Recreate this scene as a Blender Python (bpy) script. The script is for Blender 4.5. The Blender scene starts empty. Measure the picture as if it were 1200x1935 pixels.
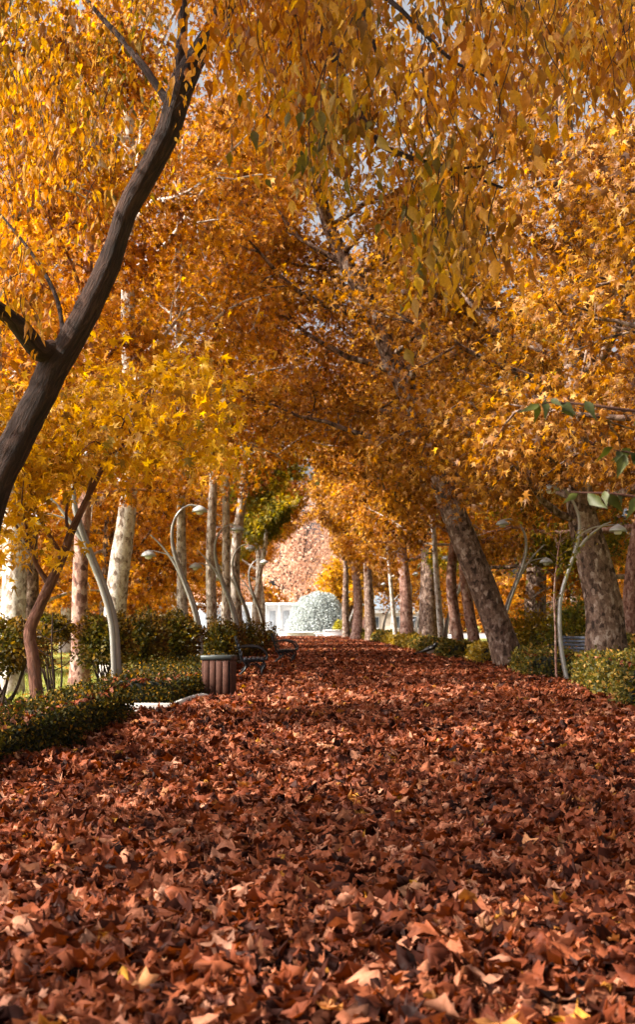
import bpy, math, random
import numpy as np
from mathutils import Vector

# ------------------------------------------------------------------ camera, sky, sun, exposure
SC = bpy.context.scene
COL = SC.collection
F, HC, HZ = 2600.0, 1.15, 1180.0            # focal length in photo pixels, eye height (m), horizon row

cam = bpy.data.objects.new('camera', bpy.data.cameras.new('camera'))
COL.objects.link(cam)
cam.location = (0, 0, HC)
cam.rotation_euler = (math.pi / 2, 0, 0)
cd = cam.data
cd.sensor_fit = 'VERTICAL'
cd.sensor_height = 36.0
cd.lens = F / 1935 * 36.0
cd.shift_y = (HZ - 967.5) / 1935
cd.clip_start, cd.clip_end = 0.1, 3000
cd.dof.use_dof = True
cd.dof.focus_distance = 12.0
cd.dof.aperture_fstop = 5.0
SC.camera = cam

SUN = Vector((-0.78, -0.16, 0.62)).normalized()
w = bpy.data.worlds.new('World'); SC.world = w; w.use_nodes = True
nt = w.node_tree
bg = nt.nodes['Background']
sk = nt.nodes.new('ShaderNodeTexSky')
sk.sky_type = 'NISHITA'; sk.sun_disc = False
sk.sun_elevation = math.asin(SUN.z)
sk.sun_rotation = math.atan2(SUN.x, SUN.y)
sk.air_density = 0.45; sk.dust_density = 9.0; sk.ozone_density = 0.6
veil = nt.nodes.new('ShaderNodeHueSaturation')          # thin high cloud: a paler, milkier sky
veil.inputs['Saturation'].default_value = 0.22; veil.inputs['Value'].default_value = 1.15
nt.links.new(sk.outputs[0], veil.inputs['Color']); nt.links.new(veil.outputs[0], bg.inputs[0]); bg.inputs[1].default_value = 0.15
sl = bpy.data.lights.new('sun', 'SUN'); sl.energy = 5.0; sl.angle = math.radians(0.5); sl.color = (1.0, 0.9, 0.76)
so = bpy.data.objects.new('sun', sl); COL.objects.link(so)
so.rotation_euler = SUN.to_track_quat('Z', 'Y').to_euler()
SC.view_settings.view_transform = 'Standard'; SC.view_settings.look = 'None'
SC.view_settings.exposure = 1.15; SC.view_settings.gamma = 1
SC.cycles.max_bounces = 7; SC.cycles.diffuse_bounces = 4; SC.cycles.transmission_bounces = 5; SC.cycles.glossy_bounces = 2
SC.cycles.use_denoising = True

# ------------------------------------------------------------------ helpers
def P(x, y, d):
    "world point that stands d metres ahead and shows at photo pixel (x, y)"
    return np.array(((x - 600) / F * d, d, HC + (HZ - y) / F * d))
def X(x, d): return (x - 600) / F * d
def rs(seed): return np.random.default_rng(seed)
def unit(v): return v / (np.linalg.norm(v, axis=-1, keepdims=True) + 1e-9)

def tag(o, label=None, cat=None, group=None, kind=None):
    if label: o['label'] = label
    if cat: o['category'] = cat
    if group: o['group'] = group
    if kind: o['kind'] = kind
    return o
def empty(name, loc, label, cat, group=None, rz=0.0):
    o = bpy.data.objects.new(name, None); COL.objects.link(o)
    o.empty_display_size = 0.2
    o.location = tuple(float(v) for v in loc); o.rotation_euler = (0, 0, rz)
    return tag(o, label, cat, group)

def mesh_obj(name, V, faces, mat, parent=None, uv=None, smooth=True, loc=None):
    """V (n,3); faces: list of arrays (m,k) of equal-length polygons"""
    me = bpy.data.meshes.new(name)
    V = np.asarray(V, dtype=np.float32)
    me.vertices.add(len(V)); me.vertices.foreach_set('co', V.ravel())
    if isinstance(faces, np.ndarray): faces = [faces]
    loops = np.concatenate([f.ravel() for f in faces]).astype(np.int32)
    tot = np.concatenate([np.full(len(f), f.shape[1], np.int32) for f in faces])
    start = np.concatenate([[0], np.cumsum(tot)[:-1]]).astype(np.int32)
    me.loops.add(len(loops)); me.loops.foreach_set('vertex_index', loops)
    me.polygons.add(len(tot)); me.polygons.foreach_set('loop_start', start); me.polygons.foreach_set('loop_total', tot)
    if smooth: me.polygons.foreach_set('use_smooth', np.ones(len(tot), bool))
    me.update(calc_edges=True)
    if uv is not None:
        l = me.uv_layers.new(name='UVMap')
        l.data.foreach_set('uv', np.asarray(uv, np.float32)[loops].ravel())
    me.validate()
    if mat: me.materials.append(mat)
    o = bpy.data.objects.new(name, me); COL.objects.link(o)
    if parent: o.parent = parent
    if loc is not None: o.location = tuple(float(v) for v in loc)
    return o

class MB:
    "collects boxes, tubes and grids into one mesh"
    def __init__(s): s.V = []; s.Q = []; s.T = []; s.U = []; s.n = 0
    def add(s, V, Q=None, T=None, U=None):
        V = np.asarray(V, float)
        s.V.append(V); s.U.append(np.asarray(U, float) if U is not None else np.zeros((len(V), 2)))
        if Q is not None and len(Q): s.Q.append(np.asarray(Q) + s.n)
        if T is not None and len(T): s.T.append(np.asarray(T) + s.n)
        s.n += len(V); return s
    def tube(s, pts, rad, k=8, cap=True, rng=None, bump=0.0, flat=1.0):
        pts = np.asarray(pts, float); n = len(pts)
        rad = np.broadcast_to(np.asarray(rad, float), (n,))
        tan = unit(np.gradient(pts, axis=0))
        up = np.array((0, 1.0, 0)) if abs(tan[0][1]) < .9 else np.array((1.0, 0, 0))
        a = unit(np.cross(tan, up)); b = np.cross(tan, a)
        th = np.linspace(0, 2 * np.pi, k + 1)
        R = np.repeat(rad[:, None], k + 1, 1)
        if rng is not None and bump:
            lobes = sum(bump / (j + 1) * np.sin((j + 2) * th[None] + rng.uniform(0, 6) + np.linspace(0, rng.uniform(-4, 4), n)[:, None]) for j in range(3))
            nz = rng.normal(0, bump * .35, (n, k + 1)); nz[:, -1] = nz[:, 0]
            R = R * (1 + lobes + nz)
        V = pts[:, None] + R[..., None] * (np.cos(th)[None, :, None] * a[:, None] + flat * np.sin(th)[None, :, None] * b[:, None])
        L = np.concatenate([[0], np.cumsum(np.linalg.norm(np.diff(pts, axis=0), axis=1))])
        U = np.stack(np.broadcast_arrays(th[None] / (2 * np.pi) * max(rad[0], .01) * 6.3, L[:, None]), -1)
        i = np.arange(n - 1)[:, None] * (k + 1) + np.arange(k)[None]
        Q = np.stack([i, i + 1, i + k + 2, i + k + 1], -1).reshape(-1, 4)
        s.add(V.reshape(-1, 3), Q, None, U.reshape(-1, 2))
        if cap:
            for e in (0, n - 1):
                ring = V[e, :k]; c = ring.mean(0)
                T = [(k, j, (j + 1) % k) if e else (k, (j + 1) % k, j) for j in range(k)]
                s.add(np.vstack([ring, c[None]]), None, T)
        return s
    def box(s, lo, hi, rz=0.0, c=None, bev=0.0):
        lo, hi = np.array(lo, float), np.array(hi, float)
        b = min(bev, *( (hi - lo) / 2.01))
        if b > 0:
            pts = []
            xs = [(lo[0], lo[0] + b), (hi[0], hi[0] - b)]
            V = []
            for sx in (0, 1):
                for sy in (0, 1):
                    for sz in (0, 1):
                        o = [hi if v else lo for v in (sx, sy, sz)]
                        q = np.array((o[0][0], o[1][1], o[2][2])); d = np.array([(-1 if v else 1) * b for v in (sx, sy, sz)])
                        V += [q + d * (0, 1, 1), q + d * (1, 0, 1), q + d * (1, 1, 0)]
            V = np.array(V)
            ix = lambda sx, sy, sz, a: (sx * 4 + sy * 2 + sz) * 3 + a
            Q = []; T = []
            for a in range(3):
                for v in (0, 1):
                    cs = [(0, 0), (1, 0), (1, 1), (0, 1)]
                    f = []
                    for p, q in cs:
                        k = [p, q]; k.insert(a, v); f.append(ix(*k, a))
                    Q.append(f)
            for a in range(3):          # edge strips along axis a
                b1, b2 = [i for i in range(3) if i != a]
                for p in (0, 1):
                    for q in (0, 1):
                        def kk(v):
                            k = [0, 0, 0]; k[a] = v; k[b1] = p; k[b2] = q; return k
                        Q.append([ix(*kk(0), b1), ix(*kk(1), b1), ix(*kk(1), b2), ix(*kk(0), b2)])
            for sx in (0, 1):
                for sy in (0, 1):
                    for sz in (0, 1): T.append([ix(sx, sy, sz, 0), ix(sx, sy, sz, 1), ix(sx, sy, sz, 2)])
        else:
            V = np.array([(x, y, z) for x in (lo[0], hi[0]) for y in (lo[1], hi[1]) for z in (lo[2], hi[2])])
            Q = [(0, 1, 3, 2), (4, 6, 7, 5), (0, 4, 5, 1), (2, 3, 7, 6), (0, 2, 6, 4), (1, 5, 7, 3)]; T = None
        if rz:
            c0 = np.array(c if c is not None else ((lo + hi) / 2))[:2]
            ca, sa = math.cos(rz), math.sin(rz)
            d = V[:, :2] - c0; V[:, :2] = c0 + np.stack([d[:, 0] * ca - d[:, 1] * sa, d[:, 0] * sa + d[:, 1] * ca], -1)
        return s.add(V, Q, T)
    def lathe(s, prof, k=20, c=(0, 0, 0)):
        prof = np.asarray(prof, float); n = len(prof)
        th = np.linspace(0, 2 * np.pi, k, endpoint=False)
        V = np.stack(np.broadcast_arrays(prof[:, 0:1] * np.cos(th), prof[:, 0:1] * np.sin(th), prof[:, 1:2] + 0 * th), -1) + np.array(c)
        i = np.arange(n - 1)[:, None] * k; j = np.arange(k)[None]; j2 = (j + 1) % k
        Q = np.stack([i + j, i + j2, i + k + j2, i + k + j], -1).reshape(-1, 4)
        return s.add(V.reshape(-1, 3), Q)
    def build(s, name, mat, parent=None, smooth=True, recalc=True, **kw):
        fs = ([np.concatenate(s.Q)] if s.Q else []) + ([np.concatenate(s.T)] if s.T else [])
        o = mesh_obj(name, np.concatenate(s.V), fs, mat, parent, np.concatenate(s.U), smooth, **kw)
        if recalc:
            import bmesh
            bm = bmesh.new(); bm.from_mesh(o.data); bmesh.ops.recalc_face_normals(bm, faces=bm.faces); bm.to_mesh(o.data); bm.free()
        return o

def spline(pts, n):
    "Catmull-Rom through pts, n samples (any width of rows)"
    p = np.asarray(pts, float)
    p = np.vstack([2 * p[0] - p[1], p, 2 * p[-1] - p[-2]])
    m = len(p) - 3
    t = np.linspace(0, m - 1e-6, n); i = t.astype(int); u = (t - i)[:, None]
    a, b, c, d = p[i], p[i + 1], p[i + 2], p[i + 3]
    return .5 * (2 * b + (c - a) * u + (2 * a - 5 * b + 4 * c - d) * u ** 2 + (3 * b - a - 3 * c + d) * u ** 3)

# ------------------------------------------------------------------ materials
def new_mat(name):
    m = bpy.data.materials.new(name); m.use_nodes = True
    return m, m.node_tree, m.node_tree.nodes['Principled BSDF']
def ramp(t, stops, interp='LINEAR'):
    r = t.nodes.new('ShaderNodeValToRGB'); r.color_ramp.interpolation = interp
    e = r.color_ramp.elements
    while len(e) < len(stops): e.new(0.5)
    for el, (p, c) in zip(e, stops): el.position = p; el.color = (*c, 1)
    return r
def noise(t, scale, detail=4, vec=None, rough=.6):
    n = t.nodes.new('ShaderNodeTexNoise'); n.inputs['Scale'].default_value = scale
    n.inputs['Detail'].default_value = detail; n.inputs['Roughness'].default_value = rough
    if vec is not None: t.links.new(vec, n.inputs['Vector'])
    return n
def mapping(t, sc=(1, 1, 1), src='Object'):
    c = t.nodes.new('ShaderNodeTexCoord'); m = t.nodes.new('ShaderNodeMapping')
    m.inputs['Scale'].default_value = sc; t.links.new(c.outputs[src], m.inputs['Vector']); return m.outputs[0]
def bump(t, bs, h, strength=.5, dist=.02):
    b = t.nodes.new('ShaderNodeBump'); b.inputs['Strength'].default_value = strength; b.inputs['Distance'].default_value = dist
    t.links.new(h, b.inputs['Height']); t.links.new(b.outputs[0], bs.inputs['Normal'])
def mixc(t, f, a, b, mode='MIX'):
    m = t.nodes.new('ShaderNodeMix'); m.data_type = 'RGBA'; m.blend_type = mode
    for s, v in ((0, f), (6, a), (7, b)):
        if hasattr(v, 'links'): t.links.new(v, m.inputs[s])
        else: m.inputs[s].default_value = v if s == 0 else (*v, 1)
    return m.outputs[2]

def leaf_mat(name, stops, alt=None, trans=.52, rough=.5, patch=.5, tint=1.3, spec=.3, lo=.45, hi=.62):
    "each leaf its own colour; 'alt' is a second set of colours that takes over in patches of the crown"
    m, t, bs = new_mat(name)
    g = t.nodes.new('ShaderNodeNewGeometry')
    r = ramp(t, stops); t.links.new(g.outputs['Random Per Island'], r.inputs[0]); c = r.outputs[0]
    if alt:
        r2 = ramp(t, alt); t.links.new(g.outputs['Random Per Island'], r2.inputs[0])
        n = noise(t, patch, 2, mapping(t)); n2 = ramp(t, [(lo, (0, 0, 0)), (hi, (1, 1, 1))]); t.links.new(n.outputs[0], n2.inputs[0])
        c = mixc(t, n2.outputs[0], c, r2.outputs[0])
    # veins and blotches on the blade
    n3 = noise(t, 60, 3, mapping(t)); r3 = ramp(t, [(.3, (.72, .66, .6)), (.6, (1, 1, 1))]); t.links.new(n3.outputs[0], r3.inputs[0])
    c = mixc(t, 1.0, c, r3.outputs[0], 'MULTIPLY')
    t.links.new(c, bs.inputs['Base Color']); bs.inputs['Roughness'].default_value = rough
    bs.inputs['Specular IOR Level'].default_value = spec
    if trans > 0:
        tr = t.nodes.new('ShaderNodeBsdfTranslucent'); hs = t.nodes.new('ShaderNodeHueSaturation')
        hs.inputs['Saturation'].default_value = 1.1; hs.inputs['Value'].default_value = tint
        t.links.new(c, hs.inputs['Color']); t.links.new(hs.outputs[0], tr.inputs[0])
        mx = t.nodes.new('ShaderNodeMixShader'); mx.inputs[0].default_value = trans
        t.links.new(bs.outputs[0], mx.inputs[1]); t.links.new(tr.outputs[0], mx.inputs[2])
        t.links.new(mx.outputs[0], t.nodes['Material Output'].inputs[0])
    return m

A0 = [(0, (.11, .036, .009)), (.3, (.32, .115, .015)), (.55, (.54, .205, .020)), (.8, (.64, .28, .028)), (1, (.72, .40, .08))]
A1 = [(0, (.20, .065, .010)), (.3, (.44, .155, .014)), (.65, (.58, .25, .018)), (1, (.66, .36, .04))]
Y0 = [(0, (.22, .11, .012)), (.3, (.50, .235, .015)), (.65, (.66, .34, .014)), (1, (.74, .46, .03))]
Y1 = [(0, (.18, .15, .02)), (.4, (.38, .26, .02)), (1, (.60, .38, .02))]
RD = [(0, (.09, .036, .012)), (.4, (.28, .115, .024)), (.8, (.46, .21, .04)), (1, (.62, .37, .10))]
OL = [(0, (.07, .05, .010)), (.4, (.22, .11, .014)), (.8, (.40, .18, .018)), (1, (.50, .26, .03))]
GR = [(0, (.05, .065, .014)), (.5, (.14, .15, .025)), (1, (.30, .26, .03))]
MLEAF = leaf_mat('amber_plane_leaves', A0, Y0, patch=.35, lo=.50, hi=.68)
MLEAF2 = leaf_mat('rust_plane_leaves', RD, [(0, (.13, .07, .014)), (.3, (.34, .145, .018)), (.65, (.54, .235, .022)), (1, (.68, .40, .07))], patch=.3)
MYEL = leaf_mat('yellow_leaves', Y0, [(0, (.18, .13, .016)), (.4, (.44, .22, .018)), (1, (.62, .33, .02))], patch=1.1)
MDROOP = leaf_mat('drooping_leaves', A1, [(0, (.07, .06, .012)), (.3, (.20, .14, .018)), (.7, (.40, .21, .018)), (1, (.56, .34, .04))], patch=.55, lo=.46, hi=.60)
MGREEN = leaf_mat('green_leaves', GR, Y1, patch=.8)
MDKGREEN = leaf_mat('dark_green_leaves', [(0, (.03, .035, .008)), (1, (.09, .10, .014))], trans=.25)
MPINK = leaf_mat('hazed_pink_leaves', [(0, (.50, .28, .18)), (.5, (.66, .40, .28)), (1, (.75, .52, .38))], trans=.3)  # pink tan, lightened so the colour carries the distant haze
MSILVER = leaf_mat('hazed_silver_leaves', [(0, (.28, .31, .31)), (.5, (.48, .53, .52)), (1, (.66, .71, .70))], trans=.25, patch=1)  # pale grey-green, whitened to put the far haze into the leaf colour
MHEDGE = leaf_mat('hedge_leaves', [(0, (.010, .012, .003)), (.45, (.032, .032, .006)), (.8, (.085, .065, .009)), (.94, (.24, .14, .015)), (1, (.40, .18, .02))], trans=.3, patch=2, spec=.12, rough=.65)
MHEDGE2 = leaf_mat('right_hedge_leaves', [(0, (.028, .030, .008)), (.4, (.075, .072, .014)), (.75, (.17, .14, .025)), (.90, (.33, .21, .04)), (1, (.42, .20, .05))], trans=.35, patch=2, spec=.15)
MHYEL = leaf_mat('yellowing_hedge_leaves', [(0, (.10, .08, .015)), (.5, (.30, .21, .02)), (1, (.48, .30, .03))], trans=.35)
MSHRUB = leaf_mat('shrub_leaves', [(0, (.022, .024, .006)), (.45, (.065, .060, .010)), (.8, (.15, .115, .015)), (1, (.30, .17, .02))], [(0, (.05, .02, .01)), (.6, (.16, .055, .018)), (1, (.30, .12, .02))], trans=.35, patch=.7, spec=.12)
LT = [(0, (.020, .006, .004)), (.22, (.085, .019, .008)), (.45, (.195, .045, .017)), (.70, (.29, .080, .032)), (.88, (.41, .15, .078)), (.97, (.54, .26, .16)), (.992, (.42, .16, .03)), (1, (.55, .28, .04))]  # blackish and salmon stops put shadow and sunlit highlights into the leaf colours
MLITTER = leaf_mat('fallen_leaf_blades', LT, [(p, tuple(v * .72 for v in c)) for p, c in LT], trans=.22, rough=.6, patch=1.4, spec=.12)

def bark_plane(name, pal, sc=1.0):
    m, t, bs = new_mat(name)
    v = mapping(t, (1.0 * sc, 1.0 * sc, .62 * sc))
    n1 = noise(t, 6.5, 6, v, .72); dv = t.nodes.new('ShaderNodeVectorMath'); dv.operation = 'MULTIPLY_ADD'; dv.inputs[1].default_value = (.12,) * 3
    t.links.new(noise(t, 5, 4, v).outputs['Color'], dv.inputs[0]); t.links.new(v, dv.inputs[2])
    pl = t.nodes.new('ShaderNodeTexVoronoi'); pl.inputs['Scale'].default_value = 15; t.links.new(dv.outputs[0], pl.inputs['Vector'])
    mv = t.nodes.new('ShaderNodeMix'); mv.inputs[0].default_value = .30; t.links.new(n1.outputs[0], mv.inputs[2]); t.links.new(pl.outputs['Color'], mv.inputs[3])
    r1 = ramp(t, [(.36, pal[0]), (.44, pal[1]), (.55, pal[2]), (.68, pal[3])]); t.links.new(mv.outputs[0], r1.inputs[0])
    vo = t.nodes.new('ShaderNodeTexVoronoi'); vo.inputs['Scale'].default_value = 15; t.links.new(v, vo.inputs['Vector'])
    r2 = ramp(t, [(.10, (.34, .28, .23)), (.22, (1, 1, 1))]); t.links.new(vo.outputs['Distance'], r2.inputs[0])
    n2 = noise(t, 1.6, 3, v); r3 = ramp(t, [(.45, (0, 0, 0)), (.58, (1, 1, 1))]); t.links.new(n2.outputs[0], r3.inputs[0])
    c = mixc(t, r3.outputs[0], r1.outputs[0], mixc(t, 1.0, r1.outputs[0], r2.outputs[0], 'MULTIPLY'))
    n4 = noise(t, 40, 4, v); r4 = ramp(t, [(.3, (.7, .7, .7)), (.7, (1.1, 1.1, 1.1))]); t.links.new(n4.outputs[0], r4.inputs[0])
    c = mixc(t, 1.0, c, r4.outputs[0], 'MULTIPLY')
    t.links.new(c, bs.inputs['Base Color']); bs.inputs['Roughness'].default_value = .85
    bs.inputs['Specular IOR Level'].default_value = .2
    bump(t, bs, n1.outputs[0], .6, .03)
    return m
MBP = bark_plane('pale_plane_bark', [(.13, .09, .065), (.33, .26, .21), (.52, .455, .40), (.66, .61, .55)])
MBB = bark_plane('brown_plane_bark', [(.030, .018, .012), (.095, .055, .038), (.18, .112, .080), (.38, .30, .25)])
MBR = bark_plane('red_brown_plane_bark', [(.08, .036, .026), (.21, .10, .072), (.33, .19, .145), (.46, .34, .28)])

def bark_rough(name, c0, c1, c2):
    m, t, bs = new_mat(name)
    v = mapping(t, (20, 5.5, 1), 'UV')
    n1 = noise(t, 1.0, 8, v, .68); n1.inputs['Distortion'].default_value = .9; r1 = ramp(t, [(.33, c0), (.5, c1), (.7, c2)]); t.links.new(n1.outputs[0], r1.inputs[0])
    n2 = noise(t, 4, 3, mapping(t)); r2 = ramp(t, [(.35, (.7, .7, .7)), (.65, (1.15, 1.1, 1.1))]); t.links.new(n2.outputs[0], r2.inputs[0])
    t.links.new(mixc(t, 1, r1.outputs[0], r2.outputs[0], 'MULTIPLY'), bs.inputs['Base Color'])
    bs.inputs['Roughness'].default_value = .8; bs.inputs['Specular IOR Level'].default_value = .25
    bump(t, bs, n1.outputs[0], 1.0, .05)
    return m
MBD = bark_rough('dark_fissured_bark', (.010, .0045, .003), (.036, .016, .010), (.10, .050, .033))
MBS = bark_rough('red_sapling_bark', (.06, .022, .014), (.145, .058, .038), (.26, .135, .095))

def simple(name, col, rough=.5, metal=0.0, var=.25, sc=9, bmp=0.0, spec=.5):
    m, t, bs = new_mat(name)
    n = noise(t, sc, 5, mapping(t)); r = ramp(t, [(.3, tuple(v * (1 - var) for v in col)), (.7, tuple(min(1, v * (1 + var * .5)) for v in col))])
    t.links.new(n.outputs[0], r.inputs[0]); t.links.new(r.outputs[0], bs.inputs['Base Color'])
    bs.inputs['Roughness'].default_value = rough; bs.inputs['Metallic'].default_value = metal
    bs.inputs['Specular IOR Level'].default_value = spec
    if bmp: bump(t, bs, n.outputs[0], bmp, .01)
    return m
MLAMP = simple('grey_lamp_paint', (.30, .285, .26), .35, .25, .15)
MFIN = simple('brown_grey_lamp_fin', (.17, .135, .115), .5, .1, .2)
MDOME = simple('pale_lamp_shade', (.36, .37, .36), .4, 0, .12)
MBULB = simple('frosted_lamp_glass', (.75, .73, .68), .25, 0, .05)
MWOOD = simple('brown_bin_planks', (.085, .036, .024), .75, 0, .4, 14, .3, .15)
MBINM = simple('dark_green_grey_metal', (.045, .052, .050), .45, .5, .2)
MDARK = simple('dark_bin_liner', (.02, .02, .02), .7)
MIRON = simple('black_cast_iron', (.018, .018, .020), .4, .4, .3)
MSEAT = simple('dark_blue_bench_slats', (.030, .038, .055), .45, 0, .3)
MBLUE = simple('blue_grey_bench_slats', (.045, .055, .078), .4, 0, .3)
MSTONE = simple('pale_kerb_stone', (.52, .48, .44), .8, 0, .25, 6, .3)
MPLAZA = simple('plaza_paving', (.62, .60, .57), .8, 0, .12, 3)
MWHITE = simple('white_plaster', (.78, .77, .75), .7, 0, .08, 3)
MCREAM = simple('cream_plaster', (.60, .50, .38), .8, 0, .12, 2)
MROOF = simple('blue_grey_roof', (.16, .19, .22), .6, 0, .25, 5)
MGLASS = simple('dark_window_glass', (.05, .06, .07), .1, 0, .2, 2, 0, .8)
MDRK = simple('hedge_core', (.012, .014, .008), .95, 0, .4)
MBLACK = simple('black_feathers', (.008, .008, .010), .4, 0, .3)
MWFEA = simple('white_feathers', (.65, .63, .60), .7, 0, .1)
MBEAK = simple('dark_beak', (.02, .018, .016), .4)

def ground_mat(name, stops, sc, extra=None):
    m, t, bs = new_mat(name)
    v = mapping(t)
    n = noise(t, sc, 8, v, .7); r = ramp(t, stops); t.links.new(n.outputs[0], r.inputs[0]); c = r.outputs[0]
    if extra:
        n2 = noise(t, extra[0], 5, v, .7); r2 = ramp(t, [(extra[1], (0, 0, 0)), (extra[1] + .08, (1, 1, 1))]); t.links.new(n2.outputs[0], r2.inputs[0])
        c = mixc(t, r2.outputs[0], c, extra[2])
    t.links.new(c, bs.inputs['Base Color']); bs.inputs['Roughness'].default_value = .95; bs.inputs['Specular IOR Level'].default_value = .1
    bump(t, bs, n.outputs[0], .6, .05)
    return m
MLAWN = ground_mat('lawn_turf', [(.3, (.13, .15, .03)), (.5, (.22, .23, .05)), (.7, (.30, .28, .08))], 1.5, (5, .56, (.28, .15, .05)))  # turf tones raised so the sunlight sits in the colour
MSOIL = ground_mat('leafy_path', [(.3, (.020, .008, .006)), (.5, (.055, .020, .013)), (.7, (.12, .045, .028))], 6)
MGRASS = leaf_mat('grass_blades', [(0, (.10, .14, .02)), (.6, (.24, .26, .045)), (1, (.36, .34, .09))], trans=.3)

# ------------------------------------------------------------------ leaf clouds
def star(droop, fold, rng, jag=.08):
    "lobed plane-tree leaf: centre, then outline; leaf grows along +y from its stalk"
    ang = np.radians([90, 62, 37, 8, -22, -62, -90, -118, 202, 172, 143, 118])
    rad = np.array([.66, .19, .60, .18, .45, .22, .30, .22, .45, .18, .60, .19]) * (1 + rng.normal(0, jag + .04, 12))
    x, y = rad * np.cos(ang), .38 + rad * np.sin(ang)
    V = np.vstack([[0, .38, 0], np.stack([x, y, 0 * x], -1)])
    r2 = V[:, 0] ** 2 + (V[:, 1] - .38) ** 2
    V[:, 2] = -droop * r2 * 1.6 + fold * np.abs(V[:, 0]) + rng.normal(0, .03, 13)
    T = np.array([(0, 1 + (i + 1) % 12, 1 + i) for i in range(12)])
    return V, T
def ovate(droop, fold, rng):
    V = np.array([(0, 0, 0), (-.16, .18, 0), (-.24, .38, 0), (-.12, .66, 0), (.03, 1.08, 0), (.12, .66, 0), (.24, .38, 0), (.16, .18, 0), (0, .35, 0), (0, .68, 0)], float)
    V[:, 0] *= 1 + rng.normal(0, .1); V[:, 2] = fold * np.abs(V[:, 0]) - droop * V[:, 1] ** 2 + rng.normal(0, .015, 10)
    T = np.array([(0, 8, 1), (1, 8, 2), (2, 8, 9), (2, 9, 3), (3, 9, 4), (0, 7, 8), (7, 6, 8), (6, 9, 8), (6, 5, 9), (5, 4, 9)])
    return V, T
def rhomb(droop, fold, rng):
    V = np.array([(0, 0, 0), (-.32, .45, 0), (0, 1, 0), (.32, .45, 0), (0, .5, 0)], float)
    V[:, 2] = fold * np.abs(V[:, 0]) - droop * V[:, 1] ** 2
    return V, np.array([(0, 4, 1), (1, 4, 2), (0, 3, 4), (3, 2, 4)])
def dry(rng, fine):
    "curled dry leaf: centre, middle ring, outline"
    ang = np.radians([90, 62, 37, 8, -22, -62, -90, -118, 202, 172, 143, 118])
    rad = np.array([.62, .30, .58, .27, .43, .30, .33, .30, .43, .27, .58, .30]) * (1 + rng.normal(0, .12, 12))
    o = np.stack([rad * np.cos(ang), rad * np.sin(ang), 0 * ang], -1)
    V = np.vstack([[[0, 0, 0]], o * .5, o]) if fine else np.vstack([[[0, 0, 0]], o])
    a = rng.uniform(0, np.pi); u = V[:, 0] * np.cos(a) + V[:, 1] * np.sin(a); q = -V[:, 0] * np.sin(a) + V[:, 1] * np.cos(a)
    k = rng.uniform(.8, 6.5) * rng.choice([-1, 1]); k2 = rng.uniform(-1.5, 1.5)
    # roll u around a cylinder of curvature k
    x = np.sin(k * u) / k; z = (1 - np.cos(k * u)) / k + k2 * q ** 2 + rng.normal(0, .05, len(V))
    V = np.stack([x * np.cos(a) - q * np.sin(a), x * np.sin(a) + q * np.cos(a), z], -1)
    V[:, :2] += rng.normal(0, .03, (len(V), 2)); V[:, 2] -= V[:, 2].mean()
    n = 12
    if fine:
        T = [(0, 1 + i, 1 + (i + 1) % n) for i in range(n)]
        for i in range(n):
            j = (i + 1) % n; T += [(1 + i, 13 + i, 13 + j), (1 + i, 13 + j, 1 + j)]
    else: T = [(0, 1 + i, 1 + (i + 1) % n) for i in range(n)]
    return V, np.array(T)
def variants(fn, k, seed):
    r = rs(seed); out = [fn(r) for _ in range(k)]
    return np.stack([v for v, _ in out]), out[0][1]
STAR = variants(lambda r: star(r.uniform(.1, 1.0), r.uniform(-.5, .6), r), 16, 1)
OVATE = variants(lambda r: ovate(r.uniform(0, .4), r.uniform(.1, .6), r), 8, 2)
RHOMB = variants(lambda r: rhomb(r.uniform(0, .4), r.uniform(.1, .6), r), 6, 3)
DRYF = variants(lambda r: dry(r, True), 16, 4)
DRYC = variants(lambda r: dry(r, False), 12, 5)

def leaf_cloud(name, pos, D, N, size, tm, mat, parent=None, rng=None, origin=(0, 0, 0)):
    tv, tt = tm; n = len(pos); nv = tv.shape[1]
    D = unit(D); N = unit(N - D * (N * D).sum(1, keepdims=True)); S = np.cross(D, N)
    t = tv[rng.integers(0, len(tv), n)] * np.asarray(size).reshape(-1, 1, 1)
    V = (pos - np.asarray(origin))[:, None] + t[..., 0:1] * S[:, None] + t[..., 1:2] * D[:, None] + t[..., 2:3] * N[:, None]
    Fc = (np.arange(n) * nv)[:, None, None] + tt[None]
    return mesh_obj(name, V.reshape(-1, 3), Fc.reshape(-1, 3), mat, parent)
def rnd_dir(rng, n): return unit(rng.normal(0, 1, (n, 3)))

def foliage(name, clumps, outw, per, sig, size, tm, mat, parent, origin, rng, hang=.55, keep=None, upn=.8):
    n = len(clumps) * per
    c = np.repeat(clumps, per, 0); o = np.repeat(outw, per, 0)
    sg = np.repeat(rng.uniform(.6, 1.35, len(clumps)), per)[:, None] * sig
    pos = c + rng.normal(0, 1, (n, 3)) * sg * (1, 1, .75)
    if keep is not None: k = keep(pos); pos, o = pos[k], o[k]; n = len(pos)
    D = unit(o * .5 + rnd_dir(rng, n) * .8 + np.array((0, 0, -hang)))
    N = np.array((0, 0, upn)) + rnd_dir(rng, n) * .75
    return leaf_cloud(name, pos, D, N, size * rng.uniform(.6, 1.25, n), tm, mat, parent, rng, origin)

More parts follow.
